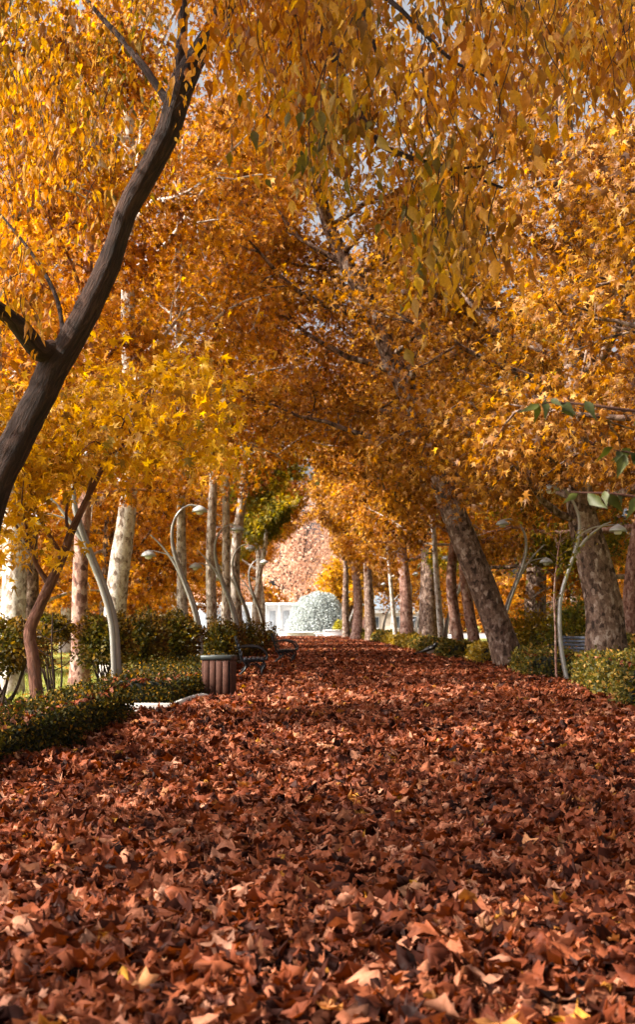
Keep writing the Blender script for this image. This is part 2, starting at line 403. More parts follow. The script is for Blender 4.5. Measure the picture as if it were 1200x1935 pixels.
def grow(rng, trunk, rad, n_limb, t0, L, el=(.25, 1.0), nsub=6, bias=(0, 0, 0), droop=.05, twist=0):
    "limbs and twigs on a trunk polyline -> [(pts, r0, r1)], clump centres, outward directions"
    polys, C, O = [], [], []
    n = len(trunk)
    for i in range(n_limb):
        t = t0 + (1 - t0) * (i + rng.uniform(0, .8)) / n_limb
        j = min(int(t * (n - 1)), n - 1)
        p = trunk[j].copy(); az = twist + i * 2.4 + rng.normal(0, .35)
        e = el[0] + (el[1] - el[0]) * (t - t0) / (1 - t0 + 1e-6) + rng.normal(0, .12)
        d = np.array((math.cos(az) * math.cos(e), math.sin(az) * math.cos(e), math.sin(e))) + np.array(bias) * rng.uniform(.5, 1.3)
        ln = L * rng.uniform(.7, 1.15) * (1 - .35 * (t - t0) / (1 - t0 + 1e-6))
        pts = [p]; d = unit(d)
        for k in range(7):
            p = p + d * ln / 7; pts.append(p); d = unit(d + rng.normal(0, .15, 3) + np.array((0, 0, -droop if k > 2 else .05)))
        pts = np.array(pts); r0 = min(rad[j] * .5, .035 + ln * .014)
        polys.append((pts, r0, .012))
        for k in range(nsub):
            s = .28 + .72 * (k + rng.uniform(0, .9)) / nsub
            q = pts[min(int(s * 7), 6)] * (1 - (s * 7) % 1) + pts[min(int(s * 7) + 1, 7)] * ((s * 7) % 1)
            tg = unit(pts[min(int(s * 7) + 1, 7)] - pts[min(int(s * 7), 6)] + 1e-6)
            sd = unit(tg * .5 + rnd_dir(rng, 1)[0] * (.9, .9, .6) + np.array((0, 0, -droop)))
            sl = ln * .34 * rng.uniform(.6, 1.2) * (1.2 - .5 * s); sp = [q]
            for m in range(4):
                q = q + sd * sl / 4; sp.append(q); sd = unit(sd + rng.normal(0, .2, 3) + np.array((0, 0, -droop * 1.6)))
            polys.append((np.array(sp), .014 + r0 * .16, .006))
            for m in (2, 3, 4): C.append(sp[m] + rng.normal(0, .12, 3)); O.append(sd)
        C.append(pts[-1]); O.append(d)
    return polys, np.array(C), unit(np.array(O))

def clear_path(pos, zmin=3.1):
    "street trees are pruned clear of the walk"
    x, d, z = pos[:, 0], pos[:, 1], pos[:, 2]
    x = x + .6 * np.sin(.9 * z + .31 * d) + .4 * np.sin(2.3 * z + d)
    lo = np.where((x > 3) & (d < 42), 3.75, np.where((x < -2) & (d > 22) & (d < 50), 3.6, zmin))
    lim = lo + (4.6 + .05 * d - lo).clip(0) * np.exp(-((x + .45) / (1.3 + .018 * d)) ** 2)
    return z > lim

def tree(name, label, tp, tr, mat_b, leafspec, limbspec, group=None, seed=0, cat='tree', k=14, bump_=.06, extra=None, keep=clear_path, ns=44, part='crown'):
    """tp: trunk way-points (world), tr: radius at each; leafspec: dict(per,sig,size,tm,mat,..); limbspec for grow()"""
    rng = rs(seed)
    base = np.array(tp[0], float)
    sm = spline(np.column_stack([np.array(tp), np.array(tr)]), ns); tk, rad = sm[:, :3], sm[:, 3].clip(.02)
    root = empty(name, base, label, cat, group)
    mb = MB()
    r2 = rad.copy(); hgt = tk[:, 2] - base[2]; r2 *= 1 + .35 * np.exp(-hgt / .35)      # root flare
    mb.tube(tk - base, r2, k, True, rng, bump_)
    polys, C, O = grow(rng, tk, rad, **limbspec)
    if extra: polys += extra[0]; C = np.vstack([C] + [extra[1]]) if len(extra[1]) else C; O = np.vstack([O] + [extra[2]]) if len(extra[2]) else O
    for pts, a, b in polys:
        if keep is not None and keep(pts[1:]).mean() < .7: continue
        mb.tube(pts - base, np.linspace(a, b, len(pts)), 6 if a > .03 else 4, False)
    mb.build('trunk', mat_b, root, recalc=False)
    ls = dict(leafspec)
    foliage(part, C, O, parent=root, origin=base, rng=rng, keep=keep, name=part, **ls) if False else foliage(part, C, O, ls['per'], ls['sig'], ls['size'], ls['tm'], ls['mat'], root, base, rng, ls.get('hang', .55), keep)
    return root

def copy_tree(o, loc, rz=0, sc=1.0, label=None, parent=None):
    c = o.copy(); COL.objects.link(c)
    if parent: c.parent = parent
    else:
        c.location = loc; c.rotation_euler = (0, 0, rz); c.scale = (sc, sc, sc)
        if label: c['label'] = label
    for ch in list(o.children): copy_tree(ch, None, parent=c)
    return c

# ------------------------------------------------------------------ ground, path, lawn
def mound(x, y):
    return (.022 * np.sin(1.9 * x + .7 * y) + .020 * np.sin(-1.3 * x + 1.6 * y + 1) + .016 * np.sin(3.1 * x - 2.3 * y + 2) + .012 * np.sin(4.3 * x + 5.1 * y)) + .03
def grid_sheet(name, xs, ys, zf, mat, kind='structure'):
    gx, gy = np.meshgrid(xs, ys); V = np.stack([gx, gy, zf(gx, gy)], -1).reshape(-1, 3)
    nx, ny = len(xs), len(ys)
    i = (np.arange(ny - 1)[:, None] * nx + np.arange(nx - 1)[None]); Q = np.stack([i, i + 1, i + nx + 1, i + nx], -1).reshape(-1, 4)
    return tag(mesh_obj(name, V, Q, mat), kind=kind)
grid_sheet('ground', np.linspace(-500, 500, 41), np.linspace(-120, 1200, 41), lambda x, y: 0 * x - .06, MLAWN)
PL = lambda d: np.interp(d, [0, 9, 15, 17.2, 17.8, 19.3, 20.4, 22, 30, 50, 120], [-2.9, -2.75, -2.35, -2.2, -1.95, -1.72, -1.85, -2.2, -2.6, -2.5, -4.0])
PR = lambda d: np.interp(d, [0, 19, 28, 45, 60, 120], [4.9, 4.7, 4.7, 4.5, 4.3, 3.0])
ys = np.concatenate([np.arange(-3, 30, .3), np.arange(30, 119.6, 1.5)])
gu = np.linspace(0, 1, 40)
gx = PL(ys)[:, None] * (1 - gu) + PR(ys)[:, None] * gu; gy = np.repeat(ys[:, None], 40, 1)
V = np.stack([gx, gy, mound(gx, gy) - .03], -1); V[:, 0, 2] = V[:, -1, 2] = -.055
i = (np.arange(len(ys) - 1)[:, None] * 40 + np.arange(39)[None])
tag(mesh_obj('path', V.reshape(-1, 3), np.stack([i, i + 1, i + 41, i + 40], -1).reshape(-1, 4), MSOIL), kind='structure')
MB().box((-16, 17.7, -.2), (-1.80, 19.2, .02), bev=.01).box((-2.8, 19.203, -.2), (-1.95, 19.4, .045), bev=.02).build('side_path', MSTONE, smooth=False)['kind'] = 'structure'
MB().tube(spline([(-2.0, 19.2, .02), (-1.9, 19.9, .05), (-1.72, 20.6, .07), (-1.6, 20.9, .0)], 14), .05, 8).build('kerb', MSTONE)['kind'] = 'structure'
MB().box((-40, 119.5, -.3), (45, 190, -.02)).build('plaza', MPLAZA, smooth=False)['kind'] = 'structure'

# fallen leaves, one mass, in bands of depth
TOPS = []
def litter():
    rng = rs(11); parts = []
    def band(d0, d1, dens, smin, smax, tm, spread, over=.25):
        nd = int((d1 - d0) * 9 * dens); d = rng.uniform(d0, d1, nd); half = .27 * d + .5
        lo = np.maximum(PL(d) - over * ((d < 16.8) | (d > 20.5)), -half); hi = np.minimum(PR(d) + over, half)
        n = rng.random(nd) < (hi - lo) / 9; d, lo, hi = d[n], lo[n], hi[n]
        x = rng.uniform(lo, hi); m = len(d)
        z = mound(x, d) + rng.random(m) ** 1.5 * spread - .015
        pos = np.stack([x, d, z], -1)
        tilt = rng.normal(0, .62, (m, 2)); N = np.column_stack([tilt, np.ones(m)])
        a = rng.uniform(0, 6.28, m); D = np.column_stack([np.cos(a), np.sin(a), np.zeros(m)])
        D = unit(D); N = unit(N - D * (N * D).sum(1, keepdims=True) * rng.uniform(0, 1, (m, 1))); S = unit(np.cross(D, N)); N = np.cross(S, D)
        tv, tt = tm; t = tv[rng.integers(0, len(tv), m)] * rng.uniform(smin, smax, m)[:, None, None]
        V = pos[:, None] + t[..., 0:1] * S[:, None] + t[..., 1:2] * D[:, None] + t[..., 2:3] * N[:, None]
        parts.append((V.reshape(-1, 3), ((np.arange(m) * tv.shape[1])[:, None, None] + tt[None]).reshape(-1, 3)))
    band(3.2, 9, 470, .07, .165, DRYF, .085)
    band(3.2, 12, 420, .025, .065, DRYC, .10)
    band(9, 17, 300, .08, .17, DRYF, .09)
    band(17, 34, 190, .10, .18, DRYC, .09)
    band(34, 62, 75, .15, .25, DRYC, .10)
    band(62, 119, 32, .22, .36, DRYC, .10)
    for lf, rt, z0 in TOPS:
        m = int(18 * 2 * np.linalg.norm(lf[0] - lf[-1])); q = rng.integers(0, len(lf), m); u = rng.random((m, 1))
        pos = lf[q] * (1 - u) + rt[q] * u + np.array((0, 0, .04)); pos[:, 1] += rng.normal(0, .1, m)
        N = np.column_stack([rng.normal(0, .5, (m, 2)), np.ones(m)]); a = rng.uniform(0, 6.28, m); D = unit(np.column_stack([np.cos(a), np.sin(a), np.zeros(m)]))
        N = unit(N); S = unit(np.cross(D, N)); D = np.cross(N, S); tv, tt = DRYC; t = tv[rng.integers(0, len(tv), m)] * rng.uniform(.07, .14, m)[:, None, None]
        V = pos[:, None] + t[..., 0:1] * S[:, None] + t[..., 1:2] * D[:, None] + t[..., 2:3] * N[:, None]
        parts.append((V.reshape(-1, 3), ((np.arange(m) * tv.shape[1])[:, None, None] + tt[None]).reshape(-1, 3)))
    off = 0; Vs, Ts = [], []
    for v, t in parts: Vs.append(v); Ts.append(t + off); off += len(v)
    return tag(mesh_obj('fallen_leaves', np.concatenate(Vs), np.concatenate(Ts), MLITTER), 'thick layer of red brown dry leaves over the path', 'leaves', kind='stuff')
# leaves and grass on the lawns
def lawn():
    rng = rs(12); n = 26000
    d = rng.uniform(20, 70, n) ; x = -np.abs(rng.uniform(2.9, 20, n)); d[: n // 2] = rng.uniform(20, 36, n // 2); x[: n // 2] = rng.uniform(-9, -3.2, n // 2)
    k = ~((d < 19.5)); d, x = d[k], x[k]; n = len(d)
    D = np.array((0, 0, 1.0)) + rng.normal(0, .35, (n, 3)); N = rnd_dir(rng, n)
    tm = (np.array([[(-.06, 0, 0), (.06, 0, 0), (.03, .6, .05), (0, 1, .15)]]), np.array([(0, 1, 2), (0, 2, 3)]))
    o = leaf_cloud('grass', np.stack([x, d, np.full(n, -.06)], -1), D, N, rng.uniform(.06, .14, n), tm, MGRASS, None, rng)
    tag(o, 'short sunlit lawn grass behind the left shrubs', 'grass', kind='stuff')
    n = 9000; d = rng.uniform(19, 90, n); s = rng.random(n) < .5; x = np.where(s, -rng.uniform(2.7, 22, n), rng.uniform(4.6, 24, n))
    D = rnd_dir(rng, n) * (1, 1, .1); N = np.array((0, 0, 1.0)) + rng.normal(0, .4, (n, 3))
    o = leaf_cloud('scattered_leaves', np.stack([x, d, np.full(n, -.03)], -1), D, N, rng.uniform(.12, .22, n), STAR, MLEAF2, None, rng)
    tag(o, 'scattered orange leaves on the grass beside the path', 'leaves', kind='stuff')
lawn()

# ------------------------------------------------------------------ hedges
def hedge(label, foot, z0, leaf, dens, mat, seed, cat='hedge', group='low clipped hedges along the path', rough=.05):
    """foot: (left polyline, right polyline) as lists of (x, y, height) pairs"""
    rng = rs(seed); lft, rgt = [spline(np.array(f, float), 30) for f in foot]
    base = np.array((*((lft[0] + rgt[0]) / 2)[:2], z0))
    root = empty('hedge', base, label, cat, group)
    n = len(lft); sec = 13
    if seed in (21, 22, 25, 26): TOPS.append((lft + (0, 0, z0 + .02), rgt + (0, 0, z0 + .02), z0))
    # cross-section: up the left side, over the top, down the right side
    V = []
    for a, b in zip(lft, rgt):
        h = (a[2] + b[2]) / 2
        for s in range(sec):
            u = s / (sec - 1)
            if u < .3: q = (0, u / .3)
            elif u < .7: q = ((u - .3) / .4, 1)
            else: q = (1, 1 - (u - .7) / .3)
            rr = .93 if q[1] > .9 and (q[0] < .05 or q[0] > .95) else 1
            V.append((a[0] + (b[0] - a[0]) * q[0], a[1] + (b[1] - a[1]) * q[0], z0 + (h - z0) * q[1] * rr))
    V = np.array(V).reshape(n, sec, 3); V += rng.normal(0, rough * .35, V.shape)
    i = np.arange(n - 1)[:, None] * sec + np.arange(sec - 1)[None]
    Q = np.stack([i, i + sec, i + sec + 1, i + 1], -1).reshape(-1, 4)
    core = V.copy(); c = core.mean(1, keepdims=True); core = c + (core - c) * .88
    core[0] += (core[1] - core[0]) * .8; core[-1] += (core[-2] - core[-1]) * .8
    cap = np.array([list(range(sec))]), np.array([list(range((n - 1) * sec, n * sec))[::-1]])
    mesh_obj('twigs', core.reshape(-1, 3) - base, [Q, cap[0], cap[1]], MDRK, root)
    # leaves over the whole shell (and its ends)
    flat = V.reshape(-1, 3); A, B, C_, D_ = flat[Q[:, 0]], flat[Q[:, 1]], flat[Q[:, 2]], flat[Q[:, 3]]
    nrm = np.cross(C_ - A, B - D_); ar = np.linalg.norm(nrm, axis=1) / 2; nrm = unit(nrm)
    if nrm[(sec - 1) // 2][2] < 0: nrm = -nrm
    m = int(ar.sum() * dens); q = rng.choice(len(Q), m, p=ar / ar.sum()); u, v = rng.random((2, m, 1))
    pos = (A[q] * (1 - u) + B[q] * u) * (1 - v) + (D_[q] * (1 - u) + C_[q] * u) * v
    nn = nrm[q]
    for e in (0, n - 1):
        ring = V[e]; aw = np.linalg.norm(ring[0] - ring[-1]) * (ring[:, 2].max() - z0); k = int(aw * dens)
        s, tt = rng.random((2, k, 1)); top = ring[3] * (1 - s) + ring[-4] * s; pp = top.copy(); pp[:, 2:] = z0 + (top[:, 2:] - z0) * tt
        dirv = unit(V[0].mean(0) - V[1].mean(0)) if e == 0 else unit(V[-1].mean(0) - V[-2].mean(0))
        pos = np.vstack([pos, pp]); nn = np.vstack([nn, np.repeat(dirv[None], k, 0)])
    m = len(pos); pos = pos + nn * rng.normal(-.01, rough, (m, 1)) + rng.normal(0, .015, (m, 3))
    D = nn * .5 + rnd_dir(rng, m) + np.array((0, 0, .25)); N = nn + rnd_dir(rng, m) * .9
    leaf_cloud('foliage', pos, D, N, leaf * rng.uniform(.6, 1.3, m), RHOMB, mat, root, rng, base)
    return root

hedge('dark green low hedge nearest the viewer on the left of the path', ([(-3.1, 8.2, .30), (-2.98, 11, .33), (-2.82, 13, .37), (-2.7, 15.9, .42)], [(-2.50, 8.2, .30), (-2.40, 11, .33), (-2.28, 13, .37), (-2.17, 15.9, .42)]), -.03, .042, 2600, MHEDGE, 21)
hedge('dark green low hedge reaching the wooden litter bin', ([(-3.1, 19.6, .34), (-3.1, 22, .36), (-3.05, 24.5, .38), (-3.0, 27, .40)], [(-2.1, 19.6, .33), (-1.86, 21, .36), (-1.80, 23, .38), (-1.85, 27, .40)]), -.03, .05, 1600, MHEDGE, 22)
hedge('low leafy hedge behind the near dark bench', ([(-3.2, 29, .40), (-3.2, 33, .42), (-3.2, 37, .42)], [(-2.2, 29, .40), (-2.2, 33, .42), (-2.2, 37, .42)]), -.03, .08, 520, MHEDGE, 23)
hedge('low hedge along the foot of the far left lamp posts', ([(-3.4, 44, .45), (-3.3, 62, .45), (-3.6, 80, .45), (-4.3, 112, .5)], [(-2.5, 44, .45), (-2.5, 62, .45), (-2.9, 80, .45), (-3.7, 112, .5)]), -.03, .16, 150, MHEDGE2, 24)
hedge('broad green hedge nearest the viewer on the right, below the thick trunk', ([(4.05, 18, .58), (4.25, 20, .60), (4.5, 22.5, .58), (4.72, 25.2, .56)], [(5.6, 18, .58), (5.8, 20, .60), (5.9, 22.5, .58), (5.9, 25.2, .56)]), -.03, .07, 900, MHEDGE2, 25)
hedge('dark boxy hedge between the slender stake sapling and the leaning trunk', ([(4.15, 27.2, .50), (4.35, 29, .52), (4.6, 32.3, .50)], [(5.1, 27.2, .50), (5.4, 29, .52), (5.7, 32.3, .50)]), -.03, .075, 800, MHEDGE2, 26)
hedge('yellowing short hedge just beyond the leaning trunk', ([(4.45, 37.5, .50), (4.55, 39, .52), (4.6, 42, .50)], [(5.2, 37.5, .50), (5.3, 39, .52), (5.4, 42, .50)]), -.03, .09, 500, MHYEL, 27)
hedge('green yellow hedge behind the magpie on the right', ([(4.05, 43, .50), (4.0, 50, .50), (3.95, 58, .52)], [(5.0, 43, .50), (5.0, 50, .50), (5.0, 58, .52)]), -.03, .12, 300, MHEDGE2, 28)
hedge('yellow green far hedge at the feet of the slim right trunks', ([(3.9, 59.5, .55), (3.9, 68, .55), (3.7, 78, .55)], [(5.0, 59.5, .55), (5.0, 68, .55), (4.8, 78, .55)]), -.03, .16, 170, MHYEL, 29)
hedge('farthest dark green hedge on the right, by the white planter', ([(3.5, 80, .6), (3.1, 95, .6), (2.6, 113, .6)], [(4.6, 80, .6), (4.4, 95, .6), (4.0, 113, .6)]), -.03, .2, 110, MHEDGE2, 30)
hedge('long back hedge running behind the right tree row', ([(6.9, 26, .75), (7.1, 36, .75), (7.2, 50, .75)], [(7.9, 26, .75), (8.1, 36, .75), (8.2, 50, .75)]), -.03, .11, 330, MHEDGE2, 31)

litter()
def shrub(label, c, rx, ry, h, mat, seed, leaf=.075, n=4200, group='tall clipped shrubs behind the left hedge', clear=.35):
    rng = rs(seed); base = np.array((c[0], c[1], -.05)); root = empty('shrub', base, label, 'shrub', group)
    mb = MB()
    for k in range(9):
        a = rng.uniform(0, 6.28); r = rng.uniform(.3, .9)
        q0 = np.array((rng.normal(0, .12), rng.normal(0, .12), 0)); q2 = np.array((math.cos(a) * rx * r, math.sin(a) * ry * r, h * rng.uniform(.6, .95)))
        mb.tube(spline([q0, q0 * .6 + q2 * .4 + np.array((0, 0, -.1 * h)) + rng.normal(0, .05, 3), q2], 9), np.linspace(.028, .007, 9), 5)
    mb.build('stems', MBD, root, recalc=False)
    u = rnd_dir(rng, n); rr = rng.random(n) ** .42
    lump = 1 + .16 * np.sin(5 * u[:, 0] + 4 * u[:, 1] + seed) + .12 * np.sin(7 * u[:, 2] + 6 * u[:, 0] + 2 * seed)
    pos = base + u * (rr * lump)[:, None] * (rx, ry, h * (1 - clear) / 2) + np.array((0, 0, h * (1 + clear) / 2))
    pos[:, 2] = np.minimum(pos[:, 2], base[2] + h + rng.normal(0, .05, n))
    D = u + rnd_dir(rng, n) + np.array((0, 0, .3)); N = u + rnd_dir(rng, n)
    leaf_cloud('foliage', pos, D, N, leaf * rng.uniform(.6, 1.3, n), RHOMB, mat, root, rng, base)
    return root
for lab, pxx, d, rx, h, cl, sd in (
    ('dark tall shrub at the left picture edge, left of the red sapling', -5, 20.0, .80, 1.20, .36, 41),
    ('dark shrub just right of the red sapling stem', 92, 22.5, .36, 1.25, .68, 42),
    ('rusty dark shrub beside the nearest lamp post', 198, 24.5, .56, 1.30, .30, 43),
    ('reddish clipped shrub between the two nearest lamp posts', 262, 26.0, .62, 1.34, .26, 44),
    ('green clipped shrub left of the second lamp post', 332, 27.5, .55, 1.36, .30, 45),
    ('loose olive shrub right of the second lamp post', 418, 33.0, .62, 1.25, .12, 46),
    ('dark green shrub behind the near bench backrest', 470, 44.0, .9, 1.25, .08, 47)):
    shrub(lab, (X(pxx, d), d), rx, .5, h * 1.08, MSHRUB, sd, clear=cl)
for lab, pxx, d, rx, h, sd, mt in (
    ('pale green shrub left of the thick right trunk', 1092, 42, 1.0, 1.9, 51, MGREEN),
    ('yellow green shrub under the leaning trunk', 1000, 47, 1.2, 1.7, 52, MHYEL),
    ('dark shrub behind the right bench', 1130, 48, 1.6, 2.0, 53, MSHRUB)):
    shrub(lab, (X(pxx, d), d), rx, .9, h, mt, sd, .12, 2600, 'shrubs behind the right tree row', .05)

# ------------------------------------------------------------------ trees
PLANE = dict(per=38, sig=.34, size=.175, tm=STAR, mat=MLEAF)
def spec(**k): d = dict(PLANE); d.update(k); return d
# near leaning tree with dark bark, its boughs arching over the path
def near_tree():
    d = 11.0
    tp = [(-3.02, 11.05, -.05)] + [P(*q) for q in ((-66, 1180, d), (-22, 950, d), (24, 850, d), (49, 800, d), (76, 750, d), (98, 700, d), (130, 650, d), (158, 600, d), (182, 550, d), (205, 500, d), (222, 450, d), (238, 400, d), (265, 350, d), (292, 300, d), (317, 250, d), (331, 200, d), (347, 150, d), (375, 100, d), (405, 50, d - .1), (428, 0, d - .2), (470, -100, d - .4), (540, -260, d - .8), (620, -430, d - 1.4))]
    tr = [.18, .15, .135, .124, .118, .114, .116, .104, .100, .096, .092, .082, .084, .090, .091, .093, .100, .102, .080, .076, .070, .060, .046, .028]
    polys, C, O = [], [], []
    rng = rs(60)
    def limb(q, r0, r1=.012, n=14): p = spline([P(*v) for v in q], n); polys.append((p, r0, r1)); return p
    limb([(100, 665, 11), (72, 660, 10.9), (30, 610, 10.7), (-20, 575, 10.5), (-120, 520, 10)], .095, .05)
    limb([(330, 200, 11), (340, 110, 11.0), (345, 40, 11.1), (346, -60, 11.2), (360, -200, 11.4)], .05, .03)
    limb([(318, 195, 11), (270, 125, 11.2), (230, 75, 11.4), (180, 20, 11.6), (120, -60, 12)], .035, .015)
    limb([(240, 420, 11), (200, 620, 11.3), (140, 570, 11.5), (90, 500, 11.7), (0, 405, 12)], .02, .008) if False else None
    limb([(120, 640, 11), (105, 560, 11.2), (60, 480, 11.4), (0, 405, 11.6)], .022, .010)
    limb([(450, -60, 10.7), (560, -120, 9.8), (660, -60, 9.0), (760, 20, 8.4)], .05, .015)
    limb([(560, -120, 9.8), (620, 80, 9.2), (700, 250, 8.8), (760, 292, 8.6), (850, 318, 8.4), (950, 355, 8.2)], .03, .008, 18)
    limb([(850, 318, 8.4), (905, 315, 8.3), (945, 300, 8.2)], .010, .005)
    limb([(600, -420, 9.6), (800, -350, 8.6), (960, -200, 8.0), (1060, -60, 7.6)], .04, .012)
    limb([(450, -60, 10.7), (440, 60, 10.2), (470, 150, 9.8)], .016, .006)
    limb([(660, -60, 9.0), (700, 60, 8.8), (730, 150, 8.7), (800, 240, 8.5)], .014, .006)
    limb([(760, 20, 8.4), (850, 110, 8.2), (900, 135, 8.1), (985, 180, 8)], .014, .005)
    base = np.array(tp[0]); root = empty('leaning_tree', base, 'dark barked tree leaning across the upper left of the path', 'tree')
    sm = spline(np.column_stack([np.array(tp), np.array(tr)]), 90)
    mb = MB(); mb.tube(sm[:, :3] - base, sm[:, 3], 22, True, rng, .06)
    # pendulous strands of leaves: (px, py, depth, length m, leaves)
    S = []
    def cloud(n, x0, x1, y0, y1, d0, d1, l0, l1): 
        for _ in range(n): S.append((rng.uniform(x0, x1), rng.uniform(y0, y1), rng.uniform(d0, d1), rng.uniform(l0, l1)))
    cloud(44, 400, 640, -160, 60, 8.2, 10.2, .45, .85)
    cloud(36, 600, 960, -160, 120, 7.6, 9.4, .4, .85)
    cloud(14, 470, 640, 60, 180, 8.5, 10, .3, .5)
    cloud(15, 690, 940, 120, 270, 7.8, 9.0, .3, .6)
    cloud(20, 790, 960, 290, 400, 7.9, 8.7, .35, .75)
    cloud(12, 880, 1060, -160, 60, 7.4, 8.6, .4, .8)
    cloud(10, 560, 640, 150, 230, 8.5, 9.2, .25, .4)
    cloud(36, -60, 330, -160, 200, 11.3, 13.0, .4, .8)
    cloud(30, -60, 210, 120, 400, 11.5, 13.0, .35, .7)
    cloud(40, -60, 330, -330, -40, 10.2, 12.5, .5, .9)
    cloud(26, 540, 780, -200, 110, 9.4, 11.0, .4, .7)
    cloud(18, 1020, 1240, -60, 150, 8.8, 10.4, .35, .6)
    cloud(9, 580, 680, 190, 330, 9.6, 11, .25, .4)
    cloud(22, 1000, 1240, -200, 40, 8.0, 9.8, .4, .8)
    cloud(16, -60, 120, 380, 560, 10.4, 12.0, .35, .6)
    pos, D, N = [], [], []
    for (x, y, dd, ln) in S:
        q = P(x, y, dd); sw = rng.normal(0, .10, 2)
        pts = np.array([q + np.array((sw[0] * t, sw[1] * t, -ln * t)) + np.array((.05 * math.sin(4 * t + x), .04 * math.cos(3 * t), 0)) for t in np.linspace(0, 1, 7)])
        mb.tube(pts - base, np.linspace(.004, .0015, 7), 4, False)
        for k in range(int(ln * 60)):
            t = rng.random() ; p = pts[0] + (pts[-1] - pts[0]) * t + rng.normal(0, .15, 3) * (1, 1, .7)
            pos.append(p); D.append(np.array((*rng.normal(0, .38, 2), -1.0))); N.append(np.array((*rng.normal(0, 1, 2), .35)))
    for a, b, c in polys: mb.tube(a - base, np.linspace(b, c, len(a)) * (1 + rng.normal(0, .05, len(a))), 9 if b > .03 else 6, False)
    # upper crown above the picture
    up, C2, O2 = grow(rng, sm[-40:, :3], sm[-40:, 3], 16, .1, 3.4, (.1, .8), 6, (.25, -.1, 0), .12)
    k = []
    for a, b, c in up:
        if a[:, 2].min() > HC + 1200 / F * a[:, 1].max() * .98: mb.tube(a - base, np.linspace(b, c, len(a)), 5, False)
    mb.build('trunk', MBD, root, recalc=False)
    n = len(pos); leaf_cloud('drooping_foliage', np.array(pos), np.array(D), np.array(N), rng.uniform(.045, .10, n) * rng.choice([1, 1, 1, 1.5], n), OVATE, MDROOP, root, rng, base)
    foliage('crown', C2, O2, 20, .3, .12, OVATE, MDROOP, root, base, rng, .9, lambda p: p[:, 2] > HC + (HZ + 40) / F * p[:, 1])
near_tree()

# small red-barked tree in front of the lawn
def sapling():
    d = 15.6; rng = rs(61)
    tp = [(X(72, d), d, -.05)] + [P(*q) for q in ((70, 1335, d), (62, 1250, d), (55, 1195, d), (72, 1150, d), (100, 1090, d), (122, 1040, d), (134, 1005, d), (170, 930, d), (205, 860, d), (240, 780, d))]
    tr = [.092, .082, .072, .070, .066, .060, .052, .048, .034, .025, .012]
    pool = []; limbs = [([(92, 1105, d), (65, 1060, d), (50, 1000, d - .2), (40, 950, d - .4)], .035), ([(110, 1040, d), (75, 980, d), (55, 915, d), (50, 840, d - .2)], .026), ([(130, 1015, d), (125, 960, d + .3), (150, 880, d + .5), (130, 790, d + .6)], .022), ([(160, 950, d), (185, 880, d - .3), (260, 830, d - .6), (340, 800, d - .8)], .02), ([(60, 1040, d - .1), (20, 980, d), (-30, 930, d), (-90, 880, d)], .018)]
    base = np.array(tp[0]); root = empty('small_tree', base, 'small crooked tree with red brown stem and yellow leaves on the left', 'tree')
    sm = spline(np.column_stack([np.array(tp), np.array(tr)]), 60); mb = MB(); mb.tube(sm[:, :3] - base, sm[:, 3], 14, True, rng, .05)
    C, O = [], []
    for q, r in limbs:
        p = spline([P(*v) for v in q], 12); mb.tube(p - base, np.linspace(r, .008, 12), 8, False); C += list(p[6:]); O += [unit(p[-1] - p[0])] * 6; pool += list(p[5:])
    for _ in range(120):
        x = rng.uniform(-60, 430); y = rng.uniform(690, 880) if x > 130 else rng.uniform(760, 900); dd = rng.uniform(14.2, 17.5)
        if x > 200 and y > 960 - (x - 200) * .1: continue
        C.append(P(x, y, dd)); O.append(unit(rng.normal(0, 1, 3)))
    pool += list(sm[44:, :3])
    for c in C[::3]:
        a = min(pool, key=lambda v: np.linalg.norm(v - c) + max(0, v[2] - c[2])); pool.append((a + c) / 2); md = (a + c) / 2 + np.array((0, 0, .15)); mb.tube(spline([a, md, c], 7) - base, np.linspace(.010, .004, 7), 4, False)
    mb.build('trunk', MBS, root, recalc=False)
    C.append(P(10, 1050, d - .6)); C.append(P(25, 1045, d - .5)); C.append(P(95, 1045, d - .6)); O += [np.array((0, 0, 1.0))] * 3
    foliage('crown', np.array(C), np.array(O), 24, .20, .15, STAR, MYEL, root, base, rng, .7)
sapling()
# a bare slim sapling on the lawn edge
def bare():
    d = 17.2; rng = rs(62); base = np.array((X(100, d), d, -.05)); root = empty('bare_sapling', base, 'thin dark bare sapling on the lawn by the red stem', 'sapling')
    mb = MB(); mb.tube(spline([(0, 0, 0), (.01, 0, .5), (-.02, 0, .9), (-.01, .02, 1.35)], 12), np.linspace(.018, .008, 12), 7)
    for z, a, l in ((.62, .4, .3), (.78, 2.6, .35), (.86, .7, .32), (1.0, 3.0, .28), (1.1, .2, .25)):
        q = np.array((0, 0, z)); e = np.array((math.cos(a) * l, .05, l * .7)); mb.tube(spline([q, q + e * .5 + np.array((0, 0, -.04)), q + e], 7), np.linspace(.009, .003, 7), 5)
    mb.build('stem', MBD, root, recalc=False)
bare()

